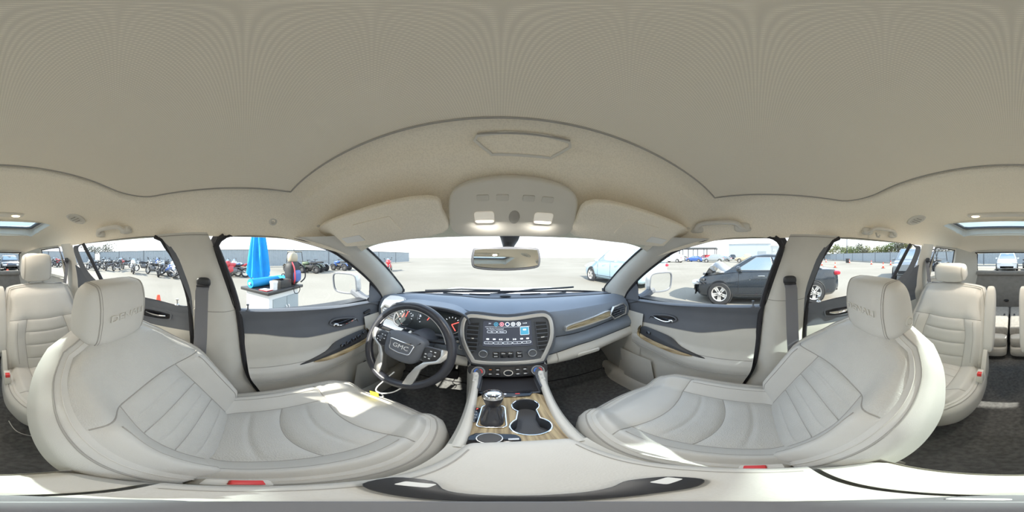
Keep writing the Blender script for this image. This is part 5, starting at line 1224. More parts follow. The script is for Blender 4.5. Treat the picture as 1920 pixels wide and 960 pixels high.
b = MB(); b.box((0, 0, .42), (.6, .6, .84)); b.build('box_body', 'dull_black', bx, bevel=.03); b = MB(); b.box((0, 0, .87), (.66, .66, .06)); b.build('box_lid', 'engine', bx, bevel=.01)
lp_ = thing('light_pole', 'tall thin grey light pole behind the fence', 'pole', (0, 0, 0), world=False); lp_.location = gp(1588, 50)
b = MB(); b.lathe([(.16, 0), (.14, 4), (.09, 14)], 12); b.build('pole_shaft', 'fence_post', lp_); b = MB(); b.box((.5, 0, 14), (1.2, .3, .12)); b.build('pole_head', 'engine', lp_)
# ---------------------------------------------------------------- trees
def tree(px, r, w, h, m, lab, seed, lo=.25, n=900):
    rnd = random.Random(seed); t = thing('tree', lab, 'tree', (0, 0, 0), 'trees beyond the fence', world=False); t.location = gp(px, r)
    b = MB(); pts = [(0, 0, 0), (w * .03, 0, h * .3), (0, w * .03, h * .7)]
    b.tube(pts, [.22, .17, .06], 8)
    for k in range(5):
        a = rnd.uniform(0, 6.28); b.tube([(w * .02, 0, h * (.25 + .07 * k)), (math.cos(a) * w * .3, math.sin(a) * w * .3, h * (.5 + .07 * k))], [.09, .03], 6)
    b.build('trunk', 'bark', t)
    b = MB(); lumps = [(rnd.uniform(-.34, .34) * w, rnd.uniform(-.34, .34) * w, h * rnd.uniform(lo + .15, .80), rnd.uniform(.16, .28) * w) for _ in range(11)]
    for k in range(n):
        lx, ly, lz, lr = rnd.choice(lumps); v = Vector((rnd.gauss(0, 1), rnd.gauss(0, 1), rnd.gauss(0, 1))).normalized() * lr * rnd.uniform(.55, 1.05)
        p = Vector((lx, ly, lz + v.z * .8)) + Vector((v.x, v.y, 0)); s = rnd.uniform(.10, .24) * (h / 6)
        q = Vector((rnd.gauss(0, 1), rnd.gauss(0, 1), rnd.gauss(0, 1))).normalized(); e1 = q.orthogonal().normalized() * s; e2 = q.cross(e1).normalized() * s * .7
        b.add([p - e1, p - e2, p + e1, p + e2], [(0, 1, 2, 3)])
    b.build('foliage', m, t, kind='stuff', recalc=False, weld=False); return t
specs = [(1546, 60, 5.5, 4.8, 'leaf_grey'), (1562, 58, 7, 5.6, 'leaf_olive'), (1578, 55, 6, 5.9, 'leaf_green'), (1592, 56, 6, 5.2, 'leaf_olive'), (1604, 50, 5.5, 5.4, 'leaf_green'), (1617, 50, 5, 5.9, 'leaf_grey'), (1627, 52, 6, 5.2, 'leaf_olive'),
         (1645, 46, 5, 5.2, 'leaf_olive'), (1657, 46, 5.5, 5.4, 'leaf_green'), (1672, 44, 5, 6.0, 'leaf_green'), (1686, 42, 5, 6.4, 'leaf_grey'), (1700, 42, 5.5, 6.2, 'leaf_olive'), (1768, 36, 5, 4.6, 'leaf_grey')]
nm_ = {'leaf_grey': 'thin greyish', 'leaf_olive': 'yellowish olive', 'leaf_green': 'dense green'}
for i, (px, r, w, h, m) in enumerate(specs):
    tree(px, r, w, h, m, '%s tree beyond the far fence, %s' % (nm_[m], ['leftmost of the row by the door pillar', 'second from the left', 'third, just left of the light pole', 'behind the light pole', 'fifth from the left', 'with a sparse pointed top, sixth', 'seventh from the left', 'right of the sky gap', 'right of the gap, second', 'left of the window divider', 'behind the window divider', 'seen in the small triangular pane', 'seen through the rear quarter window'][i]), 30 + i)
tree(197, 48, 8, 5.6, 'leaf_grey', 'hazy grey tree behind the fence left of the car, near the window divider', 60)
tree(172, 46, 6, 5.2, 'leaf_grey', 'hazy grey tree in the small rear pane on the driver side', 61)
# ---------------------------------------------------------------- vehicles
def wheel(root, x, y, r, s, spokes=10, w=.20):
    Mw_ = frame_m((x, y, r), (0, 1, 0), (0, 0, 1), (s, 0, 0))
    b = MB(); b.lathe([(r * .66, -w / 2), (r * .96, -w / 2), (r, -w * .3), (r, w * .3), (r * .96, w / 2), (r * .68, w / 2), (r * .64, w * .4)], 32, Mw_, cap=False); t = b.build('wheel', 'tire', root)
    b = MB(); b.lathe([(r * .70, w * .30), (r * .68, w * .5), (r * .63, w * .46), (r * .62, w * .1)], 32, Mw_, cap=False); b.lathe([(r * .18, w * .1), (r * .18, w * .36), (r * .12, w * .42), (.005, w * .42)], 16, Mw_)
    for k in range(spokes):
        b.box((r * .40, 0, w * .34), (r * .52, r * .15, w * .12), Mw_ @ RZ(360 * k / spokes + (12 if k % 2 else -6)))
    b.build('rim', 'alloy', t)
    b = MB(); b.lathe([(r * .64, w * .08), (.005, w * .08)], 24, Mw_); b.build('brake_disc', 'engine', t)
    return t
def car(name, lab, L, Wd, zb, prof, roof, wl, wr, paint, group=None, spokes=10, crash=False, detail=True, bed=False):
    """prof: list of (y, deck height, half width); roof: list of (y, roof height) from front base to rear base; front at +y"""
    t = thing(name, lab, 'car' if name != 'pickup_truck' else 'truck', (0, 0, 0), group, world=False)
    ys = [p[0] for p in prof]; zt = scurve(ys, [p[1] for p in prof]); hw = scurve(ys, [p[2] for p in prof])
    rnd = random.Random(5)
    def body(u, v):
        y = ys[0] + (ys[-1] - ys[0]) * u; w = hw(y); z1 = zt(y); z0 = zb + .10 * sst(.93, 1, u) + .12 * sst(.06, 0, u)
        sec = [(0, z0), (w * .86, z0), (w * .97, z0 + .08), (w, z0 + .30 * (z1 - z0)), (w * .995, z0 + .62 * (z1 - z0)), (w * .97, z0 + .80 * (z1 - z0)), (w * .93, z1 - .02), (w * .80, z1), (0, z1 + .02)]
        k = abs(2 * v - 1) * 0; q = v * 16; i = int(min(15, q)); f = q - i
        full = [(-x, z) for x, z in sec[::-1]] + sec[1:] if False else sec + [(-x, z) for x, z in sec[-2::-1]]
        a, c = full[i], full[i + 1]; x = a[0] + (c[0] - a[0]) * f; z = a[1] + (c[1] - a[1]) * f
        if crash and u > .90: 
            x += rnd.uniform(-.015, .015); z += rnd.uniform(-.02, .02); y += rnd.uniform(-.03, .02)
        return (x, y, z)
    b = MB(); b.grid(body, 60 if detail else 30, 33 if detail else 17)
    nu = 60 if detail else 30; nv = 33 if detail else 17; n0 = 0
    b.f += [tuple(range(0, nv)), tuple((nu - 1) * nv + k for k in range(nv))]
    bo = b.build('body', paint, t, ang=40)
    rys = [p[0] for p in roof]; rz = scurve(rys, [p[1] for p in roof]); W0 = max(p[2] for p in prof)
    base = lambda y: zt(y) - .01
    wtop = lambda z, y: (W0 * .93) - (W0 * .93 - W0 * .70) * min(1, max(0, (z - base(y)) / .52))
    def gh(u, v):
        y = rys[0] + (rys[-1] - rys[0]) * u; zr = max(rz(y), base(y) + .001); zb_ = base(y)
        q = v * 6; i = int(min(5, q)); f = q - i
        wt = wtop(zr, y)
        sec = [(wtop(zb_, y), zb_), (wtop(zb_ + (zr - zb_) * .93, y), zb_ + (zr - zb_) * .93), (wt * .9, zr), (0, zr + .01)]
        full = sec + [(-x, z) for x, z in sec[-2::-1]]
        a, c = full[i], full[i + 1]; return (a[0] + (c[0] - a[0]) * f, y, a[1] + (c[1] - a[1]) * f)
    b = MB(); b.grid(gh, 44, 19); b.build('cabin', paint, t, ang=40)
    # glass: side windows (two or three a side), front and rear screens
    fy0, fy1 = rys[-1], rys[0]
    top = max(p[1] for p in roof); bz = base((fy0 + fy1) / 2)
    def ylim(z, front):                                   # where the roof line crosses height z
        rng = np.linspace(fy0, fy1, 120) if fy0 > fy1 else np.linspace(fy1, fy0, 120)
        ok = [y for y in rng if rz(y) > z]; return (max(ok) if front else min(ok)) if ok else (fy0 + fy1) / 2
    for s in (-1, 1):
        z0, z1 = bz + .03, top - .10
        ya0, ya1 = ylim(z0 + .04, True) - .16, ylim(z1 + .03, True) - .12; yr0, yr1 = ylim(z0 + .04, False) + .20, ylim(z1 + .03, False) + .16
        cuts = [.0, .47, .53, 1.0] if not bed else [0, .55, .6, 1.0]
        for i in (0, 2):
            a0, a1 = cuts[i], cuts[i + 1]
            pts = [(ya0 + (yr0 - ya0) * a0, z0), (ya1 + (yr1 - ya1) * a0, z1), (ya1 + (yr1 - ya1) * a1, z1), (ya0 + (yr0 - ya0) * a1, z0)]
            b = MB(); vs = []
            for q in range(8):
                for y, z in [tuple(np.array(pts[0]) * (1 - q / 7) + np.array(pts[1]) * (q / 7)), tuple(np.array(pts[3]) * (1 - q / 7) + np.array(pts[2]) * (q / 7))]: vs.append((s * (wtop(z, y) + .006), y, z))
            b.add(vs, [(2 * q, 2 * q + 1, 2 * q + 3, 2 * q + 2) for q in range(7)]); b.build('side_window', 'car_glass', t)
            if detail: 
                b = MB(); b.tube([vs[0], vs[1], vs[3 + 12], vs[2 + 12]], .008, 5, closed=True); b.build('window_trim', 'satin', t)
    for front in (True, False):
        z0, z1 = bz + .06, top - .07; y0_, y1_ = ylim(z0, front), ylim(z1, front)
        b = MB(); sg = 1 if front else -1; vs = []
        for q in range(6):
            z = z0 + (z1 - z0) * q / 5; y = ylim(z, front); w = wtop(z, y) * .88
            vs += [(-w, y + sg * .012, z + .012), (w, y + sg * .012, z + .012)]
        b.add(vs, [(2 * q, 2 * q + 1, 2 * q + 3, 2 * q + 2) for q in range(5)]); b.build('windshield' if front else 'rear_screen', 'car_glass', t)
    for y in wl:
        for s in (-1, 1):
            w = hw(y)
            b = MB(); b.lathe([(wr * 1.16, -.02), (wr * 1.16, .004), (wr * 1.10, .010), (wr * 1.08, .002), (.01, .002)], 32, frame_m((s * w * .998, y, wr), (0, 1, 0), (0, 0, 1), (s, 0, 0))); b.build('wheel_arch', 'dull_black', t)
            wheel(t, s * (w - .045), y, wr, s, spokes)
    yF, yR = ys[-1], ys[0]
    for s in (-1, 1):
        zl = zt(yF - .25) - .16
        b = MB(); b.ell((s * hw(yF - .15) * .80, yF - .10, zl), (.20, .16, .075), .7, .7, 16, 8); b.build('headlight', 'lamp_clear', t)
        b = MB(); b.ell((s * hw(yR + .12) * .86, yR + .09, zt(yR + .2) - .13), (.17, .13, .075), .6, .6, 16, 8); b.build('tail_light', 'lamp_red', t)
        if detail:
            ym = ylim(bz + .04, True) - .30
            b = MB(); b.ell((s * (W0 + .08), ym, bz + .07), (.10, .06, .075), .6, .6, 16, 10); b.build('side_mirror', paint, t)
            for k, yy in enumerate((.10, -.85)):
                b = MB(); b.tube([(s * (W0 * .985 + .012), yy, bz - .13), (s * (W0 * .985 + .03), yy + .09, bz - .125), (s * (W0 * .985 + .012), yy + .18, bz - .13)], .011, 6); b.build('door_handle', 'satin', t)
            for yy in (ym + .02, -.28, -1.18):
                b = MB(); b.tube([(s * (W0 + .001), yy, zb + .13), (s * (W0 + .002), yy, zb + .40), (s * (W0 * .975 + .003), yy, bz - .02)], .005, 4); b.build('door_gap', 'dull_black', t)
            b = MB(); b.tube([(s * (W0 + .002), wl[0] + .45 if wl[0] < wl[1] else wl[1] + .45, zb + .16), (s * (W0 + .002), max(wl) - .45, zb + .16)], .012, 6); b.build('sill_strip', 'dull_black', t)
    b = MB(); b.box((0, yF - .05, zb + .20), (hw(yF - .1) * 1.5, .10, .20)); b.build('front_grille', 'dull_black', t, bevel=.02)
    b = MB(); b.box((0, yR + .02, zb + .16), (hw(yR + .1) * 1.6, .08, .14)); b.build('rear_bumper', 'dull_black', t, bevel=.02)
    return t
SEDAN = dict(L=4.6, Wd=1.8, zb=.17, prof=[(-2.25, .82, .66), (-2.05, .99, .80), (-1.5, 1.02, .88), (0, .98, .90), (.85, .95, .90), (1.4, .88, .88), (1.95, .76, .80), (2.22, .58, .66)], roof=[(-1.62, 1.01), (-1.1, 1.27), (-.5, 1.43), (0, 1.46), (.4, 1.41), (.85, 1.18), (1.25, .93)], wl=(-1.32, 1.36), wr=.325)
SUV = dict(L=4.7, Wd=1.9, zb=.24, prof=[(-2.35, 1.05, .78), (-2.2, 1.10, .90), (-1.2, 1.12, .95), (.9, 1.10, .95), (1.6, 1.05, .93), (2.1, .96, .86), (2.35, .75, .74)], roof=[(-2.32, 1.12), (-2.1, 1.60), (-1.6, 1.76), (-.4, 1.80), (.3, 1.72), (.8, 1.42), (1.15, 1.08)], wl=(-1.42, 1.42), wr=.38)
PICKUP = dict(L=5.6, Wd=2.0, zb=.38, prof=[(-2.8, 1.10, .94), (-2.7, 1.14, .97), (-.9, 1.14, .98), (.9, 1.16, .98), (1.6, 1.16, .97), (2.4, 1.12, .93), (2.75, .95, .88)], roof=[(-.95, 1.15), (-.8, 1.70), (-.3, 1.88), (.4, 1.86), (.85, 1.55), (1.25, 1.16)], wl=(-1.75, 1.75), wr=.41)
sd = car('sedan', 'black sedan with crumpled hood parked right of the car', paint='paint_black', crash=True, **SEDAN); sd.location = (5.33, -.33, 0)
# buckled hood, hanging bumper and broken parts of the sedan
def buckle(u, v):
    y = .95 + 1.05 * v; x = -.74 + 1.48 * u; z = .96 + (.30 * math.exp(-((v - .62) / .22) ** 2)) * (1 - .35 * abs(2 * u - 1)) - .26 * sst(.65, 1, v) - .04 * abs(2 * u - 1) + .02 * math.sin(9 * u)
    return (x, y, z)
b = MB(); b.grid(buckle, 16, 14); b.build('buckled_hood', 'paint_black', sd, ang=25)
rnd_ = random.Random(9)
b = MB(); b.grid(lambda u, v: (-.86 + 1.72 * u, 2.12 + .14 * math.sin(PI * u) + rnd_.uniform(-.03, .03), .22 + .34 * v + rnd_.uniform(-.02, .02)), 14, 6); b.build('torn_bumper', 'dull_black', sd, ang=15)
for k in range(9):
    p = (rnd_.uniform(-.86, -.3), rnd_.uniform(1.75, 2.15), rnd_.uniform(.55, .88))
    b = MB(); b.box((0, 0, 0), (rnd_.uniform(.05, .18), rnd_.uniform(.05, .16), rnd_.uniform(.02, .08)), T(*p) @ RX(rnd_.uniform(-40, 40)) @ RZ(rnd_.uniform(0, 90))); b.build('broken_piece', rnd_.choice(['engine', 'lamp_clear', 'dull_black']), sd)
sv = car('suv', 'pale blue SUV parked ahead to the right, seen through the windshield', paint='paint_pale_blue', **SUV); sv.location = (5.75, 6.35, 0)
pk = car('pickup_truck', 'grey pickup truck parked behind on the passenger side', paint='paint_silver', bed=True, **PICKUP); pk.location = (6.27, -8.8, 0); pk.rotation_euler = (0, 0, R(35.5))
b = MB(); b.box((0, -1.85, 1.10), (1.70, 1.6, .10)); b.build('truck_bed', 'dull_black', pk)
wc = car('suv', 'white SUV facing the car, seen through the rear window', paint='paint_white', **SUV); wc.location = (.45, -16.2, 0)
dc = car('sedan', 'dark sedan at the rear window edge, behind on the driver side', paint='paint_black', **SEDAN); dc.location = (-2.1, -16.5, 0)
far = [(1262, 36, SUV, 'paint_white', 'white SUV in the far parked row, leftmost by the windshield pillar', 90), (1279, 48, SEDAN, 'paint_silver', 'silver sedan in the far parked row, second from the left', 80), (1303, 40, SEDAN, 'paint_blue', 'dark blue sedan in the far parked row under the canopy', 85), (1321, 50, SUV, 'paint_red', 'red SUV in the far parked row', 95),
       (1337, 36, SUV, 'paint_silver', 'silver SUV in the middle of the far parked row', 100), (1356, 43, SEDAN, 'paint_silver', 'silver sedan right of the far silver SUV', 80), (1374, 51, PICKUP, 'paint_black', 'black pickup truck in the far parked row', 90), (1401, 36, PICKUP, 'paint_tan', 'tan pickup truck in the far parked row above the sedan', 92), (1425, 46, SEDAN, 'paint_blue', 'dark blue sedan at the right end of the far row', 90)]
for px, r, k, m, lab, rz_ in far:
    c = car({id(SUV): 'suv', id(SEDAN): 'sedan', id(PICKUP): 'pickup_truck'}[id(k)], lab, paint=m, detail=False, spokes=5, group='parked cars in the far row', bed=k is PICKUP, **k); c.location = gp(px, r); c.rotation_euler = (0, 0, R(rz_ - 90 + 4))
# far buildings
def building(name, lab, px, r, w, h, d, rz_, m, roofm='fence_post', wins=0, canopy=False):
    t = thing(name, lab, 'building', (0, 0, 0), world=False); t.location = gp(px, r); t.rotation_euler = (0, 0, R(rz_))
    if canopy:
        for x in np.linspace(-w / 2, w / 2, 6):
            b = MB(); b.box((x, -d / 2, h / 2), (.25, .25, h)); b.build('column', 'fence_post', t); b = MB(); b.box((x, d / 2, h / 2), (.25, .25, h)); b.build('column', 'fence_post', t)
        b = MB(); b.box((0, 0, h + .15), (w + 1, d + 1, .35)); b.build('canopy_roof', roofm, t, bevel=.05)
    else:
        b = MB(); b.box((0, 0, h / 2), (w, d, h)); b.build('wall', m, t)
        b = MB(); b.prism([(-d / 2 - .2, h), (d / 2 + .2, h), (0, h + .8)], -w / 2 - .2, w / 2 + .2, frame_m((0, 0, 0), (0, 1, 0), (0, 0, 1), (1, 0, 0))); b.build('roof', roofm, t)
        for i in range(wins):
            for j in range(2):
                x = -w / 2 + w * (i + .5) / wins
                b = MB(); b.box((x, -d / 2 - .02, h * (.32 + .36 * j)), (w / wins * .42, .06, h * .18)); q = b.build('window', 'car_glass', t); b = MB(); b.box((x, -d / 2 - .05, h * (.32 + .36 * j)), (w / wins * .03, .04, h * .18)); b.build('mullion', 'wall_pale', q)
        b = MB(); b.box((w * .3, -d / 2 - .03, 1.6), (3, .06, 3.2)); b.build('loading_door', 'fence_metal', t)
    return t
building('canopy_shed', 'open parking canopy behind the far row of cars', 1295, 52, 16, 3.6, 7, -80, 'wall_pale', 'fence_post', canopy=True)
building('warehouse', 'pale blue warehouse far behind the black sedan', 1408, 66, 16, 6.0, 10, -95, 'wall_blue', 'wall_pale', 0)
building('office_building', 'white two storey office building with dark windows at the lot edge', 1456, 80, 9, 6.2, 8, -100, 'wall_pale', 'wall_pale', 4)
# ---------------------------------------------------------------- motorcycles and quads
def motorcycle(paint, style):
    t = thing('motorcycle', 'x', 'motorcycle', (0, 0, 0), 'parked motorcycles', world=False)
    for x in (-.70, .70):
        Mx = frame_m((x, 0, .31), (1, 0, 0), (0, 0, 1), (0, -1, 0))
        b = MB(); b.tube([Mx @ Vector((.255 * math.cos(R(a)), .255 * math.sin(R(a)), 0)) for a in range(0, 360, 18)], .06, 8, closed=True); w = b.build('wheel', 'tire', t)
        b = MB(); b.tube([Mx @ Vector((.20 * math.cos(R(a)), .20 * math.sin(R(a)), 0)) for a in range(0, 360, 24)], .018, 6, closed=True)
        for k in range(6): b.box((.10, 0, 0), (.20, .018, .018), Mx @ RZ(60 * k))
        b.build('rim', 'alloy', w)
    for s in (-1, 1):
        b = MB(); b.tube([(.70, s * .09, .31), (.46, s * .09, .92)], .026, 8); b.build('fork', 'alloy', t)
        b = MB(); b.tube([(-.70, s * .08, .31), (-.15, s * .10, .42)], .028, 8); b.build('swing_arm', 'engine', t)
        b = MB(); b.tube([(.42, s * .06, .98), (.36, s * .22, 1.06 if style else 1.0), (.26, s * .36, 1.04)], .015, 6); b.build('handlebar', 'dull_black', t)
        b = MB(); b.tube([(.34, s * .30, 1.06), (.36, s * .33, 1.18)], .008, 5); b.ell((.37, s * .34, 1.20), (.02, .06, .04), nu=10, nv=6); b.build('rear_mirror', 'dull_black', t)
    b = MB(); b.ell((.06, 0, .45), (.26, .17, .19), .6, .6, 16, 10); b.ell((.12, 0, .60), (.13, .19, .10), .6, .6, 14, 8); b.build('engine_block', 'engine', t)
    b = MB(); b.tube([(.42, 0, .88), (.0, 0, .74), (-.35, 0, .70)], .045, 8); b.tube([(.40, 0, .84), (.28, 0, .34), (-.15, 0, .30)], .03, 8); b.build('frame', 'dull_black', t)
    b = MB(); b.ell((.16, 0, .83), (.28, .15, .13), .8, .8, 18, 10); b.build('fuel_tank', paint, t)
    b = MB(); b.ell((-.30, 0, .79), (.32, .14, .055), .7, .7, 16, 8, fn=lambda p: p + Vector((0, 0, .06 * sst(-.35, -.6, p.x)))); b.build('seat', 'dull_black', t)
    b = MB(); b.ell((-.62, 0, .78), (.24, .10, .07), .8, .8, 14, 8, fn=lambda p: p + Vector((0, 0, .12 * sst(-.5, -.9, p.x)))); b.build('tail_cowl', paint, t)
    b = MB(); b.tube([(.25, -.14, .36), (-.1, -.17, .26), (-.75, -.20, .36)], [.03, .04, .055], 8); b.build('exhaust', 'alloy', t)
    b = MB(); b.grid(lambda u, v: (.70 + .345 * math.cos(R(30 + 120 * u)), -.075 + .15 * v, .31 + .345 * math.sin(R(30 + 120 * u))), 12, 4); b.build('front_fender', paint, t)
    if style:
        b = MB(); b.ell((.48, 0, .88), (.20, .20, .22), .8, .8, 18, 12, fn=lambda p: p + Vector((-.12 * (p.z - .88) , 0, 0))); b.build('fairing', paint, t)
        b = MB(); b.ell((.47, 0, 1.08), (.10, .14, .13), .8, .8, 12, 8); b.build('windscreen', 'car_glass', t)
        b = MB(); b.ell((.22, 0, .55), (.24, .20, .26), .7, .7, 16, 10); b.build('belly_fairing', paint, t)
    b = MB(); b.ell((.60, 0, .90), (.07, .09, .08), nu=14, nv=8); b.build('headlight', 'lamp_clear', t)
    return t
PR = {(m, st): motorcycle(m, st) for m, st in (('paint_white', 1), ('paint_black', 0), ('paint_silver', 0), ('paint_red', 1), ('paint_blue', 1), ('paint_black', 1))}
usedp = set()
def bike(m, st, px, r, rz_, lab, grp='parked motorcycles', lean=8):
    k = (m, st); o = PR[k] if k not in usedp else copy_tree(PR[k]); usedp.add(k)
    o.location = gp(px, r); o.rotation_euler = (R(lean), 0, R(rz_)); o['label'] = lab; o['group'] = grp; o.scale = (1, 1, 1)
    if lean > 30: o.location.z = .10
bike('paint_white', 1, 248, 13.2, 225, 'white sport motorcycle standing alone on the lot')
bike('paint_black', 0, 287, 12.2, 250, 'black motorcycle right of the white sport bike')
row = [(84, 'paint_black', 0), (93, 'paint_silver', 0), (102, 'paint_black', 1), (111, 'paint_red', 1), (120, 'paint_black', 0), (166, 'paint_silver', 0), (173, 'paint_black', 0), (180, 'paint_silver', 0), (188, 'paint_black', 1), (196, 'paint_black', 0), (204, 'paint_silver', 0), (212, 'paint_black', 0), (219, 'paint_black', 1), (227, 'paint_red', 1), (236, 'paint_black', 0), (270, 'paint_black', 0), (278, 'paint_silver', 0), (296, 'paint_blue', 1), (306, 'paint_silver', 0), (316, 'paint_black', 0), (326, 'paint_blue', 1), (336, 'paint_black', 0)]
ordn = ['first', 'second', 'third', 'fourth', 'fifth', 'sixth', 'seventh', 'eighth', 'ninth', 'tenth', 'eleventh', 'twelfth', 'thirteenth', 'fourteenth', 'fifteenth', 'sixteenth', 'seventeenth', 'eighteenth', 'nineteenth', 'twentieth', 'twenty-first', 'twenty-second']
cn = {'paint_black': 'black', 'paint_silver': 'silver', 'paint_red': 'red', 'paint_blue': 'blue', 'paint_white': 'white'}
for i, (px, m, st) in enumerate(row):
    r = 21 + 2 * (i % 2) if px < 130 else 16.2 + 2.1 * (i % 3) - .01 * (px - 166)
    if px < 130: lab = '%s motorcycle seen through the driver side quarter window, %s from the left' % (cn[m], ordn[i])
    else: lab = '%s motorcycle in the row before the left fence, %s from the left' % (cn[m], ordn[i - 5])
    bike(m, st, px, r, 200 + 37 * (i % 4), lab, 'motorcycle row before the left fence')
for i, (px, r, m, st, rz_, ln) in enumerate(((300, 11.4, 'paint_silver', 0, 200, 10), (310, 10.8, 'paint_blue', 1, 240, 55), (321, 10.6, 'paint_black', 0, 210, 60), (331, 10.8, 'paint_white', 1, 250, 14), (341, 10.2, 'paint_black', 1, 215, 50), (351, 10.4, 'paint_silver', 0, 235, 12), (362, 10.0, 'paint_black', 0, 230, 40))):
    bike(m, st, px, r, rz_, '%s motorcycle in the tangled heap left of the car, %s from the left' % (cn[m], ordn[i]), 'heap of motorcycles', ln)
for i, (px, r, m, st, rz_, ln) in enumerate(((428, 11.2, 'paint_blue', 1, 250, 8), (440, 10.6, 'paint_red', 1, 268, 8), (452, 11.2, 'paint_white', 1, 275, 8), (420, 12, 'paint_black', 0, 255, 8))):
    bike(m, st, px, r, rz_, '%s motorcycle left of the blue umbrella' % cn[m], 'motorcycles beside the umbrella', ln)
bike('paint_red', 1, 732, 15, 300, 'red motorcycle ahead on the left, seen through the windshield', 'parked motorcycles')
def quad(paint, cage):
    t = thing('quad_bike', 'x', 'quad bike', (0, 0, 0), 'quads by the left fence', world=False)
    for x in (-.62, .62):
        for s in (-1, 1):
            Mx = frame_m((x, s * .46, .31), (1, 0, 0), (0, 0, 1), (0, -1, 0))
            b = MB(); b.tube([Mx @ Vector((.20 * math.cos(R(a)), .20 * math.sin(R(a)), 0)) for a in range(0, 360, 20)], .11, 8, closed=True); w = b.build('wheel', 'tire', t)
            for k in range(12):
                q = MB(); q.box((.31, 0, 0), (.03, .05, .20), Mx @ RZ(30 * k)); q.build('tread_block', 'tire', w)
            b = MB(); b.lathe([(.13, -.06), (.12, .05), (.03, .06), (.004, .06)], 14, Mx); b.build('rim', 'engine', w)
            b = MB(); b.grid(lambda u, v: (x + .36 * math.cos(R(20 + 140 * u)), s * (.34 + .22 * v), .34 + .36 * math.sin(R(20 + 140 * u))), 12, 4); b.build('fender', paint, t)
    b = MB(); b.ell((0, 0, .48), (.60, .22, .20), .6, .6, 18, 10); b.build('chassis', 'dull_black', t)
    b = MB(); b.ell((.45, 0, .80), (.32, .26, .14), .7, .7, 18, 10); b.build('front_cowl', paint, t)
    b = MB(); b.ell((-.22, 0, .82), (.38, .17, .08), .7, .7, 16, 8); b.build('seat', 'dull_black', t)
    b = MB(); b.tube([(.40, 0, .9), (.24, 0, 1.05)], .03, 8); b.tube([(.22, -.38, 1.08), (.26, -.1, 1.06), (.26, .1, 1.06), (.22, .38, 1.08)], .018, 6); b.build('handlebar', 'dull_black', t)
    for x in (.62, -.66):
        for k in range(4):
            b = MB(); b.tube([(x - .22, -.24 + .16 * k, .94), (x + .22, -.24 + .16 * k, .94)], .012, 5); b.build('rack_bar', 'dull_black', t)
    if cage:
        for s in (-1, 1):
            b = MB(); b.tube([(.55, s * .42, .8), (.30, s * .44, 1.75), (-.55, s * .44, 1.75), (-.75, s * .42, .8)], .028, 8); b.build('cage_bar', 'dull_black', t)
        b = MB(); b.box((-.12, 0, 1.78), (.95, .92, .04)); b.build('cage_roof', paint, t, bevel=.01)
    return t
qs = [('paint_tan', True), ('paint_green', False), ('paint_black', False), ('paint_blue', False)]
for i, ((m, cg), px, r, rz_) in enumerate(zip(qs, (551, 583, 596, 640), (14.5, 13.5, 15, 16), (200, 225, 215, 205))):
    o = quad(m, cg); o.location = gp(px, r); o.rotation_euler = (0, 0, R(rz_))
    o['label'] = ['tan side-by-side buggy with roof cage behind the cart', 'green quad bike with chunky tires by the left fence', 'black quad bike beside the green one', 'blue quad bike near the mirror, by the fence'][i]
o = quad('paint_black', True); o.location = (7.3, -14.4, 0); o.rotation_euler = (0, 0, R(80)); o.scale = (1.5, 1.5, 1.15); o['label'] = 'dark off-road buggy with bar cage seen in the passenger quarter window'; o['group'] = 'buggies'
# ---------------------------------------------------------------- cart with umbrella beside the driver window
ct = thing('utility_cart', 'white cart with grey doors and black top beside the driver window', 'cart', (0, 0, 0), world=False); ct.location = (-2.62, .46, 0); ct.rotation_euler = (0, 0, R(37))
b = MB(); b.box((0, 0, .46), (.50, .70, .80)); b.build('cart_body', 'cabinet_white', ct, bevel=.015)
b = MB(); b.box((0, 0, .89), (.62, .84, .05)); b.build('cart_top', 'table_black', ct, bevel=.012)
for k in (-1, 1):
    b = MB(); b.box((.257, k * .155 + .03, .45), (.016, .30, .66)); q = b.build('cart_door', 'cabinet_grey', ct, bevel=.005)
    b = MB(); b.tube([(.268, .03 + k * .03, .50), (.285, .03 + k * .03, .52), (.285, .03 + k * .03, .62), (.268, .03 + k * .03, .64)], .007, 6); b.build('door_pull', 'chrome', q)
for x in (-.2, .2):
    for y in (-.3, .3):
        b = MB(); b.lathe([(.05, -.02), (.05, .02)], 16, T(x, y, .05) @ RX(90)); b.build('caster', 'dull_black', ct)
CR = Matrix.Rotation(R(37), 4, 'Z'); ctp = lambda x, y, z: tuple(Vector((-2.62, .46, 0)) + CR @ Vector((x, y, z)))
def on_cart(name, lab, cat, x, y):
    t = thing(name, lab, cat, (0, 0, 0), world=False); t.location = ctp(x, y, .915); t.rotation_euler = (0, 0, R(37)); return t
t = on_cart('paper_roll', 'bright blue roll lying on the black cart top', 'roll', -.10, -.05)
b = MB(); b.lathe([(.02, -.34), (.07, -.34), (.07, .34), (.02, .34)], 24, T(0, 0, .071) @ RX(90)); b.build('roll_sheet', 'pad_blue', t); b = MB(); b.lathe([(.02, -.36), (.02, .36)], 12, T(0, 0, .071) @ RX(90)); b.build('roll_core', 'cabinet_white', t)
t = on_cart('tool_case', 'blue padded case at the far end of the cart top', 'case', -.02, .28)
b = MB(); b.box((0, 0, .07), (.24, .16, .14)); b.build('case_body', 'pad_blue', t, bevel=.02); b = MB(); b.tube([(0, -.04, .14), (0, -.03, .17), (0, .03, .17), (0, .04, .14)], .008, 6); b.build('case_handle', 'dull_black', t)
t = on_cart('white_jar', 'white plastic tub on the near cart corner', 'tub', .22, -.22)
b = MB(); b.lathe([(.05, 0), (.055, .10)], 24); b.build('tub_body', 'cabinet_white', t); b = MB(); b.lathe([(.060, .10), (.060, .12), (.055, .125)], 24); b.build('tub_lid', 'white_plastic', t)
t = on_cart('black_crate', 'black plastic crate between tub and bag', 'crate', .17, .02)
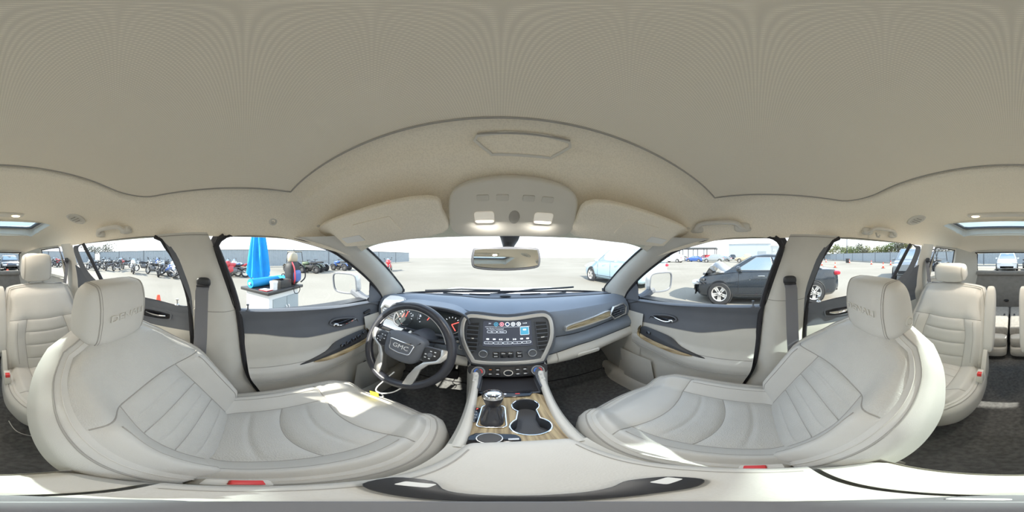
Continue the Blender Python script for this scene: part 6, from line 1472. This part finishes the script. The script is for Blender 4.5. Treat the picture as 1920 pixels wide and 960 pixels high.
b = MB(); b.box((0, 0, .006), (.18, .24, .012)); b.build('crate_floor', 'table_black', t)
for dx, dy, w, d in ((-.09, 0, .01, .24), (.09, 0, .01, .24), (0, -.12, .18, .01), (0, .12, .18, .01)): b = MB(); b.box((dx, dy, .06), (w, d, .12)); b.build('crate_wall', 'table_black', t, bevel=.003)
t = on_cart('red_pad', 'flat red folder on the cart top near the tub', 'folder', .18, -.34)
b = MB(); b.box((0, 0, .008), (.16, .12, .012)); b.build('folder_cover', 'paint_red', t, bevel=.003); b = MB(); b.box((.002, 0, .0155), (.14, .10, .003)); b.build('folder_sheet', 'white_plastic', t)
t = on_cart('backpack', 'dark backpack with looped straps standing on the cart end', 'backpack', .15, .33)
b = MB(); b.ell((0, 0, .20), (.10, .14, .20), .6, .6, 20, 14); b.build('bag_body', 'dull_black', t)
b = MB(); b.ell((.09, 0, .15), (.04, .10, .10), .6, .6, 16, 10); b.build('bag_pocket', 'paint_blue', t)
for k in (-1, 1): b = MB(); b.tube(smooth_poly([(.05, k * .08, .38), (.14, k * .14, .28), (.16, k * .15, .12), (.10, k * .10, .03)], 5, False), .012, 6); b.build('strap', 'paint_red' if k < 0 else 'dull_black', t)
b = MB(); b.ell((0, 0, .46), (.07, .10, .09), .7, .7, 16, 10); b.build('bag_top', 'paint_tan', t)
t = on_cart('cable_coil', 'looped dark cable hanging over the cart edge', 'cable', .30, .20)
b = MB(); b.tube([(.03 + .01 * math.cos(R(a)), .07 * math.cos(R(a)), -.05 + .07 * math.sin(R(a))) for a in range(0, 360, 18)], .006, 6, closed=True); b.build('cable_loop', 'dull_black', t)
t = thing('patio_umbrella', 'closed bright blue umbrella behind the cart', 'umbrella', (0, 0, 0), world=False); t.location = (-3.25, .28, 0)
b = MB(); b.lathe([(.02, 0), (.02, 2.6)], 12); b.build('umbrella_pole', 'engine', t)
b = MB()
def fold(u, v):
    a = 2 * PI * u; z = 1.04 + 1.45 * v; r = (.205 - .175 * v ** 1.1) * (1 + .22 * math.sin(8 * a + 2.5 * v)) * (1 - .25 * sst(.10, 0, v) * 0)
    return (r * math.cos(a), r * math.sin(a), z + (.05 * math.sin(8 * a) - .10 * math.cos(a)) * (1 - v))
b.grid(fold, 64, 20, cu=True); b.build('canopy', 'umbrella_blue', t, ang=60)
b = MB(); b.lathe([(.035, 2.47), (.03, 2.55), (.01, 2.60), (.002, 2.61)], 12); b.build('finial', 'white_plastic', t)
b = MB(); b.lathe([(.28, 0), (.26, .06), (.05, .09), (.03, .25)], 20); b.build('umbrella_base', 'dull_black', t)
